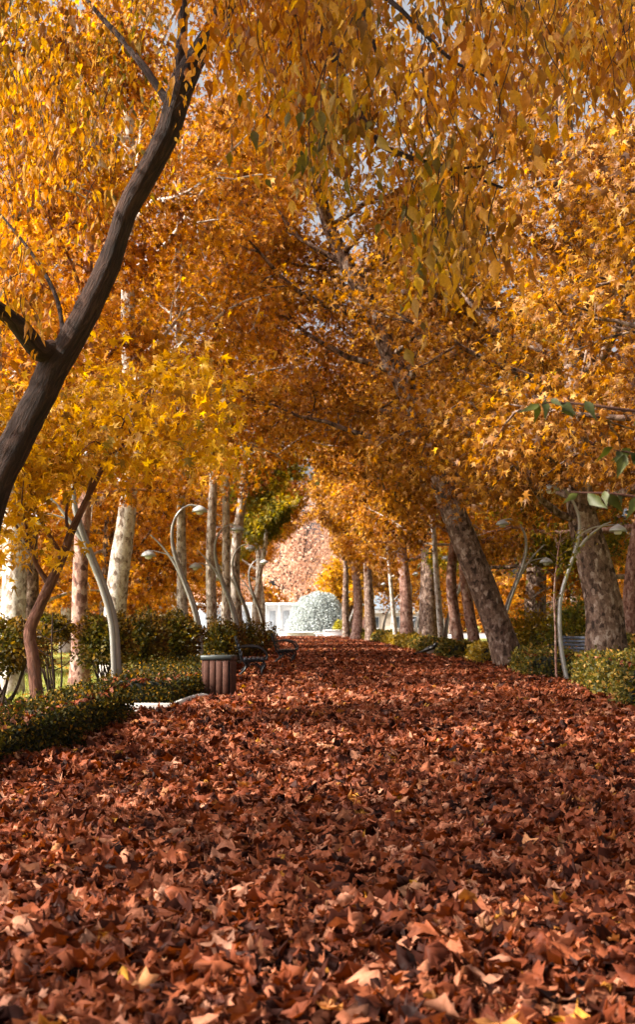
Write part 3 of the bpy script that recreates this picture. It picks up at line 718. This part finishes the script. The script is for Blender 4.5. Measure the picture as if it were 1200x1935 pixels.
LIMB = dict(n_limb=17, t0=.28, L=4.6, el=(.12, 1.05), nsub=7, droop=.06)
def limb(**k): d = dict(LIMB); d.update(k); return d
def upright(px0, d, w, H, lean=(0, 0), wob=.15, seed=0, top=.25):
    "way-points of a trunk: base pixel column, depth, base width, height, lean at the top (m)"
    r = rs(seed + 500); t = np.linspace(0, 1, 6); x0 = X(px0, d)
    pts = [(x0 + lean[0] * u ** 1.2 + r.normal(0, wob) * (u > 0), d + lean[1] * u + r.normal(0, wob) * (u > 0), -.06 + H * u) for u in t]
    return pts, list(w / 2 * (1 - (1 - top) * t ** .9))
def plane(label, px0, d, w, H, lean, bark, seed, mat=MLEAF, L=4.6, per=46, group=None, bias=(0, 0, 0), size=.175, n=17, t0=.28, tp=None, tr=None, sig=.34, nsub=7):
    if tp is None: tp, tr = upright(px0, d, w, H, lean, .12, seed)
    return tree('plane_tree', label, tp, tr, bark, spec(mat=mat, per=per, size=size, sig=sig), limb(L=L, bias=bias, n_limb=n, t0=t0, nsub=nsub), group, seed)
LG, RG = 'plane trees in the left row', 'plane trees in the right row'
# left row
d = 30
plane('pale mottled plane tree between the two nearest left lamps', 0, d, 0, 0, 0, MBP, 71, group=LG, L=5.0, bias=(.2, 0, 0), per=27, n=20, t0=.32,
      tp=[(X(212, d), d, -.06), P(216, 1160, d), P(226, 1060, d), P(240, 960, d), P(246, 800, d), P(241, 600, d), P(244, 400, d + .3), P(242, 150, d + .6), P(250, -60, d + .8), P(262, -260, d + .8)], tr=[.25, .225, .215, .185, .155, .145, .135, .11, .09, .05])
plane('red brown trunk partly hidden by the nearest left lamp', 150, 27, .38, 13, (.4, .5), MBR, 72, group=LG, bias=(-.1, .1, 0), L=2.4, per=26)
plane('thick pale plane tree cut by the left picture edge', 14, 24, .48, 13, (-.5, .3), MBP, 73, group=LG, bias=(-.1, -.1, 0), per=30, L=2.8)
plane('brown plane tree behind the red sapling fork', 58, 33, .42, 13, (-.6, .3), MBB, 74, group=LG, bias=(.2, 0, 0))
plane('slim two-toned plane tree behind the second left lamp', 346, 36, .30, 14, (-.1, .2), MBP, 75, group=LG, bias=(.1, 0, 0), per=40)
plane('left stem of the pale pair behind the third left lamp', 404, 41, .36, 15, (.15, .2), MBP, 76, group=LG, bias=(.3, 0, 0), per=40, t0=.36)
plane('right stem of the pale pair behind the third left lamp', 426, 43, .34, 15, (.2, .3), MBP, 77, group=LG, bias=(.3, .2, 0), per=40, t0=.38)
plane('pale upright plane tree just before the far bench', 452, 46, .42, 16, (.25, .2), MBP, 78, group=LG, bias=(.3, .2, 0), per=44, t0=.36)
# right row
d = 28
plane('thickest mottled trunk standing by the near right hedge', 0, d, 0, 0, 0, MBB, 81, mat=MLEAF2, group=RG, L=5.6, bias=(-.35, -.25, 0), per=40, n=30, t0=.28,
      tp=[(X(1148, d), d, -.06), P(1145, 1240, d), P(1142, 1150, d), P(1120, 1050, d), P(1098, 960, d), P(1090, 830, d), P(1088, 690, d), P(1082, 500, d + .3), P(1068, 200, d + .6), P(1055, -40, d + .8), P(1040, -260, d + .8)], tr=[.41, .40, .36, .33, .27, .24, .21, .18, .14, .10, .05])
d = 35
plane('heavy dark trunk leaning left over the path from the right hedge', 0, d, 0, 0, 0, MBB, 82, mat=MLEAF2, group=RG, L=5.4, bias=(0, -.3, 0), per=42, n=34, t0=.32,
      tp=[(X(972, d), d, -.06), P(960, 1240, d), P(930, 1150, d), P(880, 1025, d), P(845, 935, d), P(800, 810, d), P(745, 690, d), P(700, 580, d), P(650, 490, d), P(610, 390, d), P(580, 220, d), P(570, 20, d), P(575, -180, d)], tr=[.40, .37, .35, .33, .30, .27, .23, .21, .19, .16, .13, .10, .05])
plane('pink grey trunk tucked behind the heavy leaning trunk', 872, 46, .38, 13, (-.9, .2), MBR, 83, mat=MLEAF2, group=RG, bias=(-.3, 0, 0), per=42)
plane('second pink trunk close beside the leaning trunk', 903, 45, .42, 13, (-1.8, .2), MBR, 84, mat=MLEAF2, group=RG, bias=(-.2, 0, 0), per=40)
plane('slim white barked trunk tilting left of the pink trunks', 838, 52, .26, 14, (-1.6, .2), MBP, 85, group=RG, bias=(-.3, 0, 0), per=40)
plane('broad dark trunk in the middle of the right row', 810, 60, .95, 14, (.1, .2), MBB, 86, mat=MLEAF, group=RG, bias=(-.4, 0, 0), per=46, size=.22)
plane('red brown trunk left of the broad dark trunk', 771, 66, .70, 14, (-.2, .2), MBR, 87, mat=MLEAF2, group=RG, bias=(-.4, 0, 0), per=46, size=.22)
plane('thin pale trunk tilting left beside the grey roofed house', 750, 70, .24, 13, (-2.0, .2), MBP, 88, group=RG, bias=(-.2, 0, 0), per=36, size=.24)
plane('grey trunk curving left, far along the right row', 702, 85, .75, 13, (-1.2, .2), MBB, 89, mat=MLEAF2, group=RG, bias=(-.3, 0, 0), per=46, size=.26)
plane('red brown far trunk beside the last right lamps', 673, 95, .75, 13, (-.2, .2), MBR, 90, mat=MLEAF2, group=RG, bias=(-.3, 0, 0), per=46, size=.28)
plane('last dark trunk of the right row beside the round pale bush', 655, 106, .60, 13, (0, .2), MBB, 91, mat=MLEAF2, group=RG, bias=(-.2, 0, 0), per=46, size=.30)
plane('squat grey trunk under green leaves behind the second right lamp', 1012, 52, .95, 12, (.3, .2), MBB, 92, mat=MGREEN, group=RG, per=40, size=.22, t0=.25)
plane('pinkish trunk at the right picture edge beyond the thick trunk', 1192, 38, .60, 13, (.2, .2), MBR, 93, group=RG, bias=(-.2, 0, 0))
plane('small green leaved tree behind the nearest right lamp', 1052, 45, .20, 6.5, (.1, .2), MBB, 94, mat=MGREEN, group=RG, per=40, size=.17, t0=.25, L=2.3)
# left row beyond the benches, seen end-on
for (lab, p0, dd, w_, sd, mt) in (('green leaved tree filling the left side beyond the far bench', 486, 60, .35, 95, MGREEN), ('far amber plane tree just beyond the green leaved tree', 478, 74, .5, 96, MLEAF), ('farthest amber plane tree of the left row', 492, 94, .6, 97, MLEAF)):
    plane(lab, p0, dd, w_, 12 if sd > 95 else 8, (.2, 0), MBP, sd, mat=mt, group=LG, bias=(.1, 0, 0), per=44, size=.24, t0=.3 if sd > 95 else .2, L=4.4 if sd > 95 else 2.6)
# trees with trunks out of view; the left pair is added to shade the path
OG = 'plane trees beside the viewer'
plane('plane tree with amber crown added on the left beside the viewer for shade', 0, 8, .5, 12, 0, MBP, 101, group=OG, tp=[(-6.2, 6.5, -.06), (-6.1, 6.6, 3), (-5.9, 6.8, 6), (-5.8, 7, 9), (-5.6, 7, 12)], tr=[.3, .26, .2, .14, .06], n=22, per=44, L=4.4)
plane('plane tree with amber crown added on the left ahead of the viewer for shade', 0, 8, .5, 12, 0, MBP, 102, group=OG, tp=[(-7.0, 15.5, -.06), (-6.9, 15.6, 3), (-6.7, 15.8, 6), (-6.5, 16, 9), (-6.4, 16, 12)], tr=[.3, .26, .2, .14, .06], n=18, per=38, L=4.2)
plane('rust crowned plane tree on the right ahead of the viewer', 0, 8, .5, 12, 0, MBB, 103, mat=MLEAF2, group=OG, tp=[(7.4, 21, -.06), (7.3, 21, 3), (7.0, 21.1, 6), (6.6, 21.2, 9), (6.2, 21.2, 12.5)], tr=[.4, .34, .26, .18, .07], n=22, per=32, L=5.0, bias=(-.4, 0, 0), t0=.3)

# young green tree at the right edge whose leaves hang into the view
def sprig():
    rng = rs(63); base = np.array((1.75, 5.2, 0)); root = empty('young_tree', base, 'dark green leafy twig of a young tree hanging in from the right edge', 'tree')
    mb = MB(); tk = spline([(1.75, 5.2, 0), (1.78, 5.2, .8), (1.74, 5.2, 1.6), (1.8, 5.2, 2.4), (1.78, 5.2, 3.2)], 24); mb.tube(tk - base, np.linspace(.04, .012, 24), 8)
    pos, D = [], []
    for q in ([(1480, 900, 5.2), (1300, 800, 5.1), (1150, 770, 5.0), (1050, 760, 5.0), (1020, 765, 5.0)], [(1480, 1000, 5.2), (1330, 900, 5.1), (1210, 860, 5.05), (1160, 850, 5.0)], [(1480, 1010, 5.2), (1300, 960, 5.1), (1180, 935, 5.0), (1080, 930, 5.0)]):
        p = spline([P(*v) for v in q], 16); mb.tube(p - base, np.linspace(.010, .002, 16), 5, False)
        for k in range(3, 16):
            for _ in range(2 if k < 12 else 3):
                if P(1190, 0, 5)[0] < p[k][0] or rng.random() < .33: pos.append(p[k] + rng.normal(0, .012, 3)); D.append((*rng.normal(0, .5, 2), -.6))
    mb.build('trunk', MBS, root, recalc=False)
    n = len(pos); leaf_cloud('foliage', np.array(pos), np.array(D), rnd_dir(rng, n) + np.array((0, -.4, .2)), rng.uniform(.06, .11, n), OVATE, MDKGREEN, root, rng, base)
sprig()

# background trees beyond both rows: three kinds, copied
kinds = []
for k, (mt, bk, sd) in enumerate(((MLEAF, MBP, 111), (MLEAF2, MBB, 112), (MLEAF, MBB, 113))):
    kinds.append(tree('plane_tree', 'tmp', [(0, 0, -.06), (.1, 0, 3), (.2, .1, 6), (.2, .2, 9), (.3, .2, 12)], [.26, .22, .17, .12, .05], bk, dict(per=26, sig=.5, size=.27, tm=STAR, mat=mt), dict(n_limb=18, t0=.16, L=4.2, el=(-.05, 1.0), nsub=6, droop=.08), None, sd, keep=lambda p: p[:, 2] > 1.9))
rb = rs(120); spots = []
for x, y in ((-9, 40), (-13, 34), (-8.5, 50), (-12, 47), (-17, 42), (-7.5, 62), (-11, 60), (-16, 58), (-22, 55), (-8, 76), (-13, 74), (-20, 72), (-9, 92), (-16, 92), (-26, 88),
             (11, 46), (14, 38), (10.5, 60), (15, 56), (20, 60), (9, 78), (14, 76), (21, 82), (9, 98), (16, 98), (12, 31)):
    spots.append((x + rb.normal(0, .5), y + rb.normal(0, .8), x < 0))
LL = {True: ['pale stemmed amber tree among those deep behind the left shrubs', 'rust leaved dark stemmed tree deep behind the left shrubs', 'amber dark stemmed tree deep behind the left shrubs'],
      False: ['pale stemmed amber tree deep behind the right tree row', 'rust leaved dark stemmed tree deep behind the right tree row', 'amber dark stemmed tree deep behind the right tree row']}
used = set()
for i, (x, y, lf) in enumerate(spots):
    k = i % 3; lab = LL[lf][k]; g = 'background trees beyond the left shrubs' if lf else 'background trees beyond the right row'
    if k in used: o = copy_tree(kinds[k], (x, y, -.06), rb.uniform(0, 6.28), rb.uniform(.85, 1.2), lab)
    else: o = kinds[k]; o.location = (x, y, -.06); o['label'] = lab; used.add(k)
    o['group'] = g

# ------------------------------------------------------------------ far end of the walk
def round_bush():
    rng = rs(130); c = np.array((0.05, 126.5, -.05)); root = empty('round_bush', c, 'big round pale silver bush closing the far end of the path', 'bush')
    n = 19000; u = rnd_dir(rng, n); u[:, 2] = np.abs(u[:, 2]); rr = 1 - np.abs(rng.normal(0, .06, n))
    rr *= 1 + .025 * np.sin(5 * u[:, 0] + 3 * u[:, 2]) * np.sin(6 * u[:, 2] + 4 * u[:, 1]) + .02 * np.sin(14 * u[:, 0] + 9 * u[:, 2])
    pos = c + u * rr[:, None] * (2.95, 2.95, 4.15)
    leaf_cloud('foliage', pos, u + rnd_dir(rng, n), u * 1.2 + rnd_dir(rng, n), rng.uniform(.12, .24, n), RHOMB, MSILVER, root, rng, c)
    mb = MB(); 
    prof = [(2.62 * math.cos(a), 3.75 * math.sin(a)) for a in np.linspace(0, math.pi / 2 - .02, 12)]
    mb.lathe(prof, 24).build('twigs', simple('grey_green_twigs', (.16, .18, .17), .9), root)
round_bush()
o = empty('planter', (1.35, 117.5, -.05), 'white square planter at the far end of the path', 'planter')
MB().box((-.85, -.5, 0), (.85, .5, .66), bev=.03).build('box', MWHITE, o, smooth=False)
MB().box((-.92, -.57, .66), (.92, .57, .74), bev=.02).build('rim', MWHITE, o, smooth=False)
rng = rs(131); n = 500; u = rnd_dir(rng, n); u[:, 2] = abs(u[:, 2])
pb = empty('potted_shrub', (1.85, 117.4, .69), 'small yellow green shrub growing in the white planter', 'shrub')
leaf_cloud('foliage', u * rng.random((n, 1)) ** .4 * (.5, .45, .85), u + rnd_dir(rng, n), rnd_dir(rng, n), rng.uniform(.12, .2, n), RHOMB, leaf_mat('lime_leaves', [(0, (.22, .20, .02)), (1, (.5, .42, .03))], trans=.3), pb, rng)
MB().tube([(0, 0, -.02), (0, 0, .5)], .03, 6).build('stem', MBD, pb)
o = empty('fountain_basin', (-1.5, 121, -.05), 'low white stone basin rim in front of the round bush', 'basin')
mb = MB(); mb.lathe([(1.9, 0), (1.9, .42), (2.05, .46), (2.05, .56), (1.6, .56), (1.6, .2), (0.01, .2)], 28); mb.build('rim', MWHITE, o, smooth=False)
o = empty('bench_block', (.35, 118.8, -.05), 'slanted white stone bench left of the planter', 'bench')
MB().box((-.5, -.3, .0), (.45, .3, .35), bev=.03).build('seat', MWHITE, o, smooth=False)
MB().box((-.62, -.34, .35), (.55, .34, .46), bev=.03).build('slab', MWHITE, o, smooth=False)
# pale colonnade building left of the bush
o = empty('pavilion', (-6.5, 141, -.05), 'pale grey white pavilion with slim columns behind the far bench', 'building')
MB().box((-6, 0, 0), (5.6, 5, 3.2)).build('wall', simple('pale_grey_render', (.62, .63, .66), .8, 0, .15, 1.2), o, smooth=False)
MB().box((-6.3, -.9, 3.2), (5.9, 5.4, 3.42), bev=.04).build('roof', MWHITE, o, smooth=False)
for k in range(9): MB().box((-5.9 + k * 1.40, -.7, 0), (-5.74 + k * 1.40, -.54, 3.2), bev=.02).build('column', MWHITE, o, smooth=False)
for k in range(8): MB().box((-5.4 + k * 1.40, -.05, .7), (-4.8 + k * 1.40, -.003, 2.6)).build('window', simple('pale_glass', (.35, .38, .42), .15) if k == 0 else bpy.data.materials['pale_glass'], o, smooth=False)
# cream house with grey roof on the right
o = empty('house', (7.3, 133, -.05), 'cream house with blue grey hipped roof seen between right trunks', 'building')
MB().box((-3.2, 0, 0), (5, 7, 2.3)).build('wall', MCREAM, o, smooth=False)
MB().box((-3.45, -.3, 2.3), (5.25, 7.3, 2.72), bev=.03).build('fascia', MWHITE, o, smooth=False)
mb = MB(); V = [(-3.6, -.45, 2.72), (5.4, -.45, 2.72), (5.4, 7.45, 2.72), (-3.6, 7.45, 2.72), (-.2, 3.5, 5.0), (2, 3.5, 5.0)]
mb.add(V, [(0, 1, 5, 4), (2, 3, 4, 5)], [(1, 2, 5), (3, 0, 4)]).build('roof', MROOF, o, smooth=False)
for x in (-2.2, -.2, 1.8, 3.6):
    f = MB().box((x, -.06, .8), (x + .9, -.004, 2.0), bev=.01).build('window', MWHITE, o, smooth=False)
    MB().box((x + .08, -.085, .88), (x + .82, -.064, 1.92)).build('pane', MGLASS, f, smooth=False)
MB().box((-3.0, -.05, 0), (-2.3, -.004, 2.0)).build('door', MWOOD, o, smooth=False)
o = empty('garden_kiosk', (X(1046, 75), 75, -.05), 'small white garden kiosk between the right lamp and squat trunk', 'kiosk')
MB().box((-.55, -.6, 0), (.55, .6, 1.75), bev=.02).build('wall', MWHITE, o, smooth=False)
mb = MB(); mb.add([(-.75, -.8, 1.75), (.75, -.8, 1.75), (.75, .8, 1.75), (-.75, .8, 1.75), (0, 0, 2.35)], [(0, 3, 2, 1)], [(0, 1, 4), (1, 2, 4), (2, 3, 4), (3, 0, 4)]).build('roof', MROOF, o, smooth=False)
MB().box((-.25, -.66, .9), (.25, -.605, 1.5)).build('window', MGLASS, o, smooth=False)

# distant pale-pink tree and far wood
def blob_tree(label, c, r, h, mat, seed, leaf=.4, n=6000, name='distant_tree', bark=MBB):
    rng = rs(seed); base = np.array((c[0], c[1], -.06)); root = empty(name, base, label, 'tree', 'distant trees behind the plaza')
    mb = MB(); mb.tube(spline([(0, 0, 0), (.1, 0, h * .3), (0, 0, h * .6), (.1, 0, h * .85)], 14), np.linspace(.3, .06, 14), 9)
    C = []
    for k in range(70):
        u = rnd_dir(rng, 1)[0]; C.append(u * rng.random() ** .45 * (r, r, h * .38) + np.array((0, 0, h * .6)))
        mb.tube(spline([(0, 0, h * rng.uniform(.2, .6)), C[-1] * (.5, .5, .8), C[-1]], 6), np.linspace(.07, .02, 6), 4, False)
    mb.build('trunk', bark, root, recalc=False); C = np.array(C) + base
    foliage('crown', C, unit(C - base - np.array((0, 0, h * .5))), n // 70, r * .15, leaf, STAR, mat, root, base, rng)
for lab, x, y, r, h, mt, sd in (('tall pale pink tree beyond the plaza', -2.2, 165, 6.0, 18, MPINK, 141), ('second pink tan tree beyond the plaza', 4.5, 185, 6.5, 14, MPINK, 142), ('yellow green tree above the round bush', 3.0, 128, 2.6, 7.5, MYEL, 143),
                                ('pink tan tree far left of the plaza', -13, 175, 6, 14, MPINK, 144), ('pale orange tree far right of the plaza', 16, 165, 6, 13, MLEAF, 145)):
    blob_tree(lab, (x, y), r, h, mt, sd)
def far_wood():
    rng = rs(150); n = 30000; x = rng.uniform(-120, 120, n); d = rng.uniform(200, 215, n) - np.abs(x) * .55
    top = 10 + 3 * np.sin(x * .21) + 2 * np.sin(x * .57 + 1); z = rng.random(n) ** .8 * top
    o = leaf_cloud('far_wood', np.stack([x, d, z], -1), rnd_dir(rng, n), rnd_dir(rng, n), rng.uniform(.8, 1.5, n), STAR, MLEAF, None, rng)
    tag(o, 'distant belt of autumn woodland behind everything', 'woodland', kind='stuff')
far_wood()

# ------------------------------------------------------------------ lamp posts
POLE = [(0, -.06), (.03, .6), (.07, 1.2), (.20, 1.7), (.37, 2.15), (.53, 2.62), (.61, 3.0), (.59, 3.35), (.46, 3.62), (.24, 3.78), (.0, 3.76)]
ARM = [(.37, 2.15), (.58, 2.55), (.82, 2.88), (1.08, 3.14)]
ARM2 = [(.56, 2.62), (.75, 2.72), (.98, 2.78), (1.12, 2.79)]
POLE2 = [(.02, -.06), (-.11, .6), (-.16, 1.2), (-.12, 1.8), (.10, 2.5), (.22, 2.95), (.20, 3.35), (.02, 3.72), (-.18, 3.92), (-.34, 3.93)]
ARM_B = [(.10, 2.5), (.35, 2.85), (.65, 3.1), (.85, 3.2)]
ARM2_B = [(.22, 2.95), (.5, 3.08), (.8, 3.13), (.98, 3.13)]
def lamp_parts(root, pole, arm, arm2, web=1.0):
    q = lambda p: spline(np.array([(a, 0, b) for a, b in p], float), 40)
    pp = q(pole); r = np.interp(np.arange(40), [0, 20, 39], [.040, .034, .017])
    MB().tube(pp, r, 10).build('pole', MLAMP, root)
    # fin: flat tapering web behind the pole
    m = 30; f = pp[:m]; wd = np.interp(np.arange(m), [0, 8, m - 1], [.095 * web, .085 * web, .008]); tn = unit(np.gradient(f, axis=0)); nb = np.stack([tn[:, 2], 0 * wd, -tn[:, 0]], -1)
    sg = 1 if True else -1
    V = []
    for y in (-.014, .014): V += [f + nb * -.02 + np.array((0, y, 0)), f - nb * (wd[:, None] + .02) + np.array((0, y, 0))]
    V = np.concatenate(V); i = np.arange(m - 1)
    Q = np.concatenate([np.stack([i + a, i + 1 + a, i + 1 + b, i + b], -1) for a, b in ((0, m), (m, 3 * m), (3 * m, 2 * m), (2 * m, 0))])
    mb = MB(); mb.add(V, Q); mb.build('fin', MFIN, root, smooth=False)
    MB().tube(q(arm), np.linspace(.036, .012, 40), 8).build('branch', MLAMP, root)
    MB().tube(q(arm2), np.linspace(.016, .012, 40), 7).build('arm', MLAMP, root)
    for e in (pole[-1], arm2[-1]):
        c = (e[0], 0, e[1])
        prof = [(.012, .02), (.05, 0), (.11, -.03), (.155, -.07), (.175, -.12), (.165, -.125), (.12, -.12), (.01, -.12)]
        s = MB().lathe(prof, 20, c).build('lamp_shade', MDOME, root)
        MB().lathe([(.01, -.19), (.06, -.18), (.08, -.155), (.08, -.122), (.01, -.122)], 14, c).build('bulb', MBULB, s)
def lamp(label, px0, d, side, group, proto=None, sc=1.0, rz=0.0):
    loc = (X(px0, d), d, -.03)
    rot = (math.pi if side < 0 else 0) + rz
    if proto is None:
        o = empty('lamp_post', loc, label, 'lamp post', group, rot); lamp_parts(o, POLE, ARM, ARM2); 
    else: o = copy_tree(proto, loc, rot, 1, label); o['group'] = group
    o.scale = (sc, sc, sc); return o
G = 'curved grey lamp posts along the path'
l0 = lamp('nearest left curved lamp post, standing where the low hedges meet', 218, 20, -1, G, rz=.15)
lamp('left curved lamp post behind the wooden litter bin', 377, 30, -1, G, l0)
lamp('left curved lamp post behind the near bench', 449, 36, -1, G, l0, rz=-.1)
lamp('left curved lamp post between the two benches', 474, 45, -1, G, l0)
lamp('farthest left curved lamp post, just left of the far bench', 499, 55, -1, G, l0, rz=.1)
o = empty('lamp_post', (X(1074, 27), 27, -.03), 'nearest right curved lamp post beside the thickest trunk', 'lamp post', G); lamp_parts(o, POLE2, ARM_B, ARM2_B, .35)
lamp('right curved lamp post half hidden behind the leaning trunk', 950, 38, 1, G, l0, sc=1.08)
lamp('right curved lamp post left of the pink trunks', 843, 52, 1, G, l0)
lamp('right curved lamp post in front of the broad dark trunk', 786, 68, 1, G, l0)
lamp('right curved lamp post left of the red brown trunk', 757, 76, 1, G, l0)
lamp('right curved lamp post in front of the grey roofed house', 725, 85, 1, G, l0)
lamp('right curved lamp post beside the grey curving trunk', 690, 97, 1, G, l0)
lamp('last right curved lamp post near the round pale bush', 658, 107, 1, G, l0)

# stake sapling by the right lamp
def stake():
    rng = rs(64); d = 26.6; base = np.array((X(1053, d), d, -.05)); root = empty('stake_sapling', base, 'slender pale sapling with sparse green leaves beside the right lamp', 'sapling')
    mb = MB(); p = spline([(0, 0, 0), (-.02, 0, .6), (-.03, 0, 1.2), (-.05, 0, 1.8), (0, 0, 2.4), (.08, 0, 3.0)], 30); mb.tube(p, np.linspace(.026, .010, 30), 7)
    C = []
    for k in range(16):
        z = rng.uniform(1.5, 2.9); a = rng.uniform(0, 6.28); q = np.array((0, 0, z)); e = q + np.array((math.cos(a) * .35, math.sin(a) * .35, .18)); mb.tube(spline([q, (q + e) / 2 + np.array((0, 0, .05)), e], 6), np.linspace(.007, .003, 6), 4, False); C.append(e)
    mb.build('trunk', MBR, root, recalc=False); foliage('crown', np.array(C) + base, rnd_dir(rng, 16), 12, .16, .11, OVATE, MGREEN, root, base, rng)
stake()

# ------------------------------------------------------------------ litter bin
def bin_():
    d = 21.5; o = empty('litter_bin', (X(414, d), d, -.03), 'square brown slatted litter bin with grey metal rim', 'litter bin', rz=-.16)
    for k in range(4):
        x = -.205 + k * .103
        for y0, y1 in ((-.222, -.198), (.198, .222)): MB().box((x, y0, .03), (x + .09, y1, .63), bev=.006).build('plank', MWOOD, o, smooth=False)
        for x0, x1 in ((-.234, -.211), (.211, .234)): MB().box((x0, x + .009, .03), (x1, x + .081, .63), bev=.006).build('plank', MWOOD, o, smooth=False)
    MB().box((-.196, -.19, .02), (.196, .19, .60)).build('liner', MDARK, o, smooth=False)
    mb = MB()
    for lo, hi in (((-.245, -.235, .632), (.245, -.165, .70)), ((-.245, .165, .632), (.245, .235, .70)), ((-.245, -.164, .632), (-.175, .164, .70)), ((.175, -.164, .632), (.245, .164, .70))): mb.box(lo, hi, bev=.008)
    mb.build('rim', MBINM, o, smooth=False)
    mb = MB()
    for x in (-.2, .2):
        for y in (-.19, .19): mb.box((x - .02, y - .02, -.05), (x + .02, y + .02, .03))
    mb.build('feet', MIRON, o, smooth=False)
    MB().box((-.9 + .3, -.16, .0), (-.27, .12, .10), bev=.03).build('dark_base', MIRON, o, smooth=False) if False else None
    return o
bin_()

# ------------------------------------------------------------------ benches: cast iron ends with scrolled arms, slats between
def bench(label, loc, rz, seat_mat, group='cast iron park benches'):
    o = empty('park_bench', loc, label, 'bench', group, rz)      # local +x = front, y = length
    for y in (-.78, .78):
        mb = MB(); w3 = lambda pts, r, n=18: mb.tube(spline([(a, y, b) for a, b in pts], n), r, 7, True, None, 0, 1.5)
        w3([(-.34, .92), (-.30, .75), (-.24, .58), (-.20, .42), (-.10, .38), (.10, .40), (.25, .38), (.30, .30)], .026, 26)     # back and seat rail
        w3([(.30, .30), (.24, .20), (.24, .10), (.34, 0)], .026)                                                              # front leg
        w3([(-.18, .40), (-.10, .28), (-.20, .14), (-.40, .0)], .026)                                                         # rear leg
        w3([(-.10, .28), (.05, .33), (.24, .22)], .016)
        mb.build('iron_end', MIRON, o)
        m2 = MB(); m2.tube(spline([(-.29, y, .66), (-.1, y, .70), (.12, y, .69), (.27, y, .62), (.35, y, .50), (.31, y, .42), (.25, y, .45)], 26), .024, 7, True, None, 0, 1.6)
        m2.build('armrest', MIRON, o)
    for k, (x, z) in enumerate(((-.12, .43), (-.03, .435), (.06, .44), (.15, .44), (.24, .43))): MB().box((x - .035, -.86, z - .012), (x + .035, .86, z + .012), bev=.006).build('seat_slat', seat_mat, o, smooth=False)
    for k in range(5):
        z = .54 + k * .085; x = -.185 - (z - .5) * .36
        mb = MB(); mb.box((x - .010, -.86, z - .032), (x + .012, .86, z + .032), bev=.006); mb.build('back_slat', seat_mat, o, smooth=False)
    return o
bench('near dark bench facing the path beyond the litter bin', (X(474, 30), 30, -.02), 0.05, MSEAT)
bench('far black bench with scrolled armrests facing the path', (X(538, 39), 39, .0), -.02, MIRON)
bench('blue grey bench beyond the right hedge by the thick trunk', (X(1090, 33), 33, -.05), math.pi + .55, MBLUE)

# ------------------------------------------------------------------ magpie on the leaves
def magpie():
    d = 45; loc = (X(813, d), d, .13); o = empty('magpie', loc, 'black and white magpie pecking on the leaf covered path', 'bird'); o.scale = (1.12,) * 3
    def prof(pts, k=12):
        pts = np.array(pts, float); sm = spline(pts, 22); return sm
    s = prof([(-.46, 0, .06, .004), (-.34, 0, .085, .018), (-.20, 0, .13, .030), (-.13, 0, .155, .058), (0, 0, .20, .088), (.09, 0, .245, .078), (.135, 0, .29, .052), (.16, 0, .325, .056), (.20, 0, .335, .050), (.235, 0, .325, .022)])
    MB().tube(s[:, :3], s[:, 3], 14).build('body', MBLACK, o)
    u = np.linspace(0, np.pi, 9)
    mb = MB(); b = spline([(-.10, 0, .115, .03), (-.02, 0, .135, .062), (.06, 0, .18, .064), (.11, 0, .23, .04)], 14); mb.tube(b[:, :3] + np.array((0, 0, -.014)), b[:, 3] * 1.1, 12); mb.build('belly', MWFEA, o)
    for sy in (-1, 1):
        wv = spline([(-.22, sy * .05, .14, .006), (-.08, sy * .082, .18, .035), (.03, sy * .088, .215, .042), (.09, sy * .07, .24, .02)], 14)
        w_ = MB().tube(wv[:, :3], wv[:, 3], 8).build('wing', MBLACK, o)
        MB().tube(spline([(-.02, sy * .125, .225), (.03, sy * .128, .24), (.07, sy * .1, .25)], 8), [.008, .016, .018, .018, .016, .014, .01, .006], 6).build('shoulder_patch', MWFEA, w_)
        mb = MB(); mb.tube(spline([(.0, sy * .035, .13), (.015, sy * .035, .06), (.0, sy * .035, -.02)], 8), .008, 5)
        for a in (-.5, 0, .5): mb.tube([(.0, sy * .035, -.018), (.05, sy * .035 + .03 * a, -.022)], .005, 4)
        mb.build('leg', MBEAK, o)
    MB().tube([(.232, 0, .325), (.26, 0, .318), (.29, 0, .305)], [.016, .011, .002], 8).build('beak', MBEAK, o)
magpie()
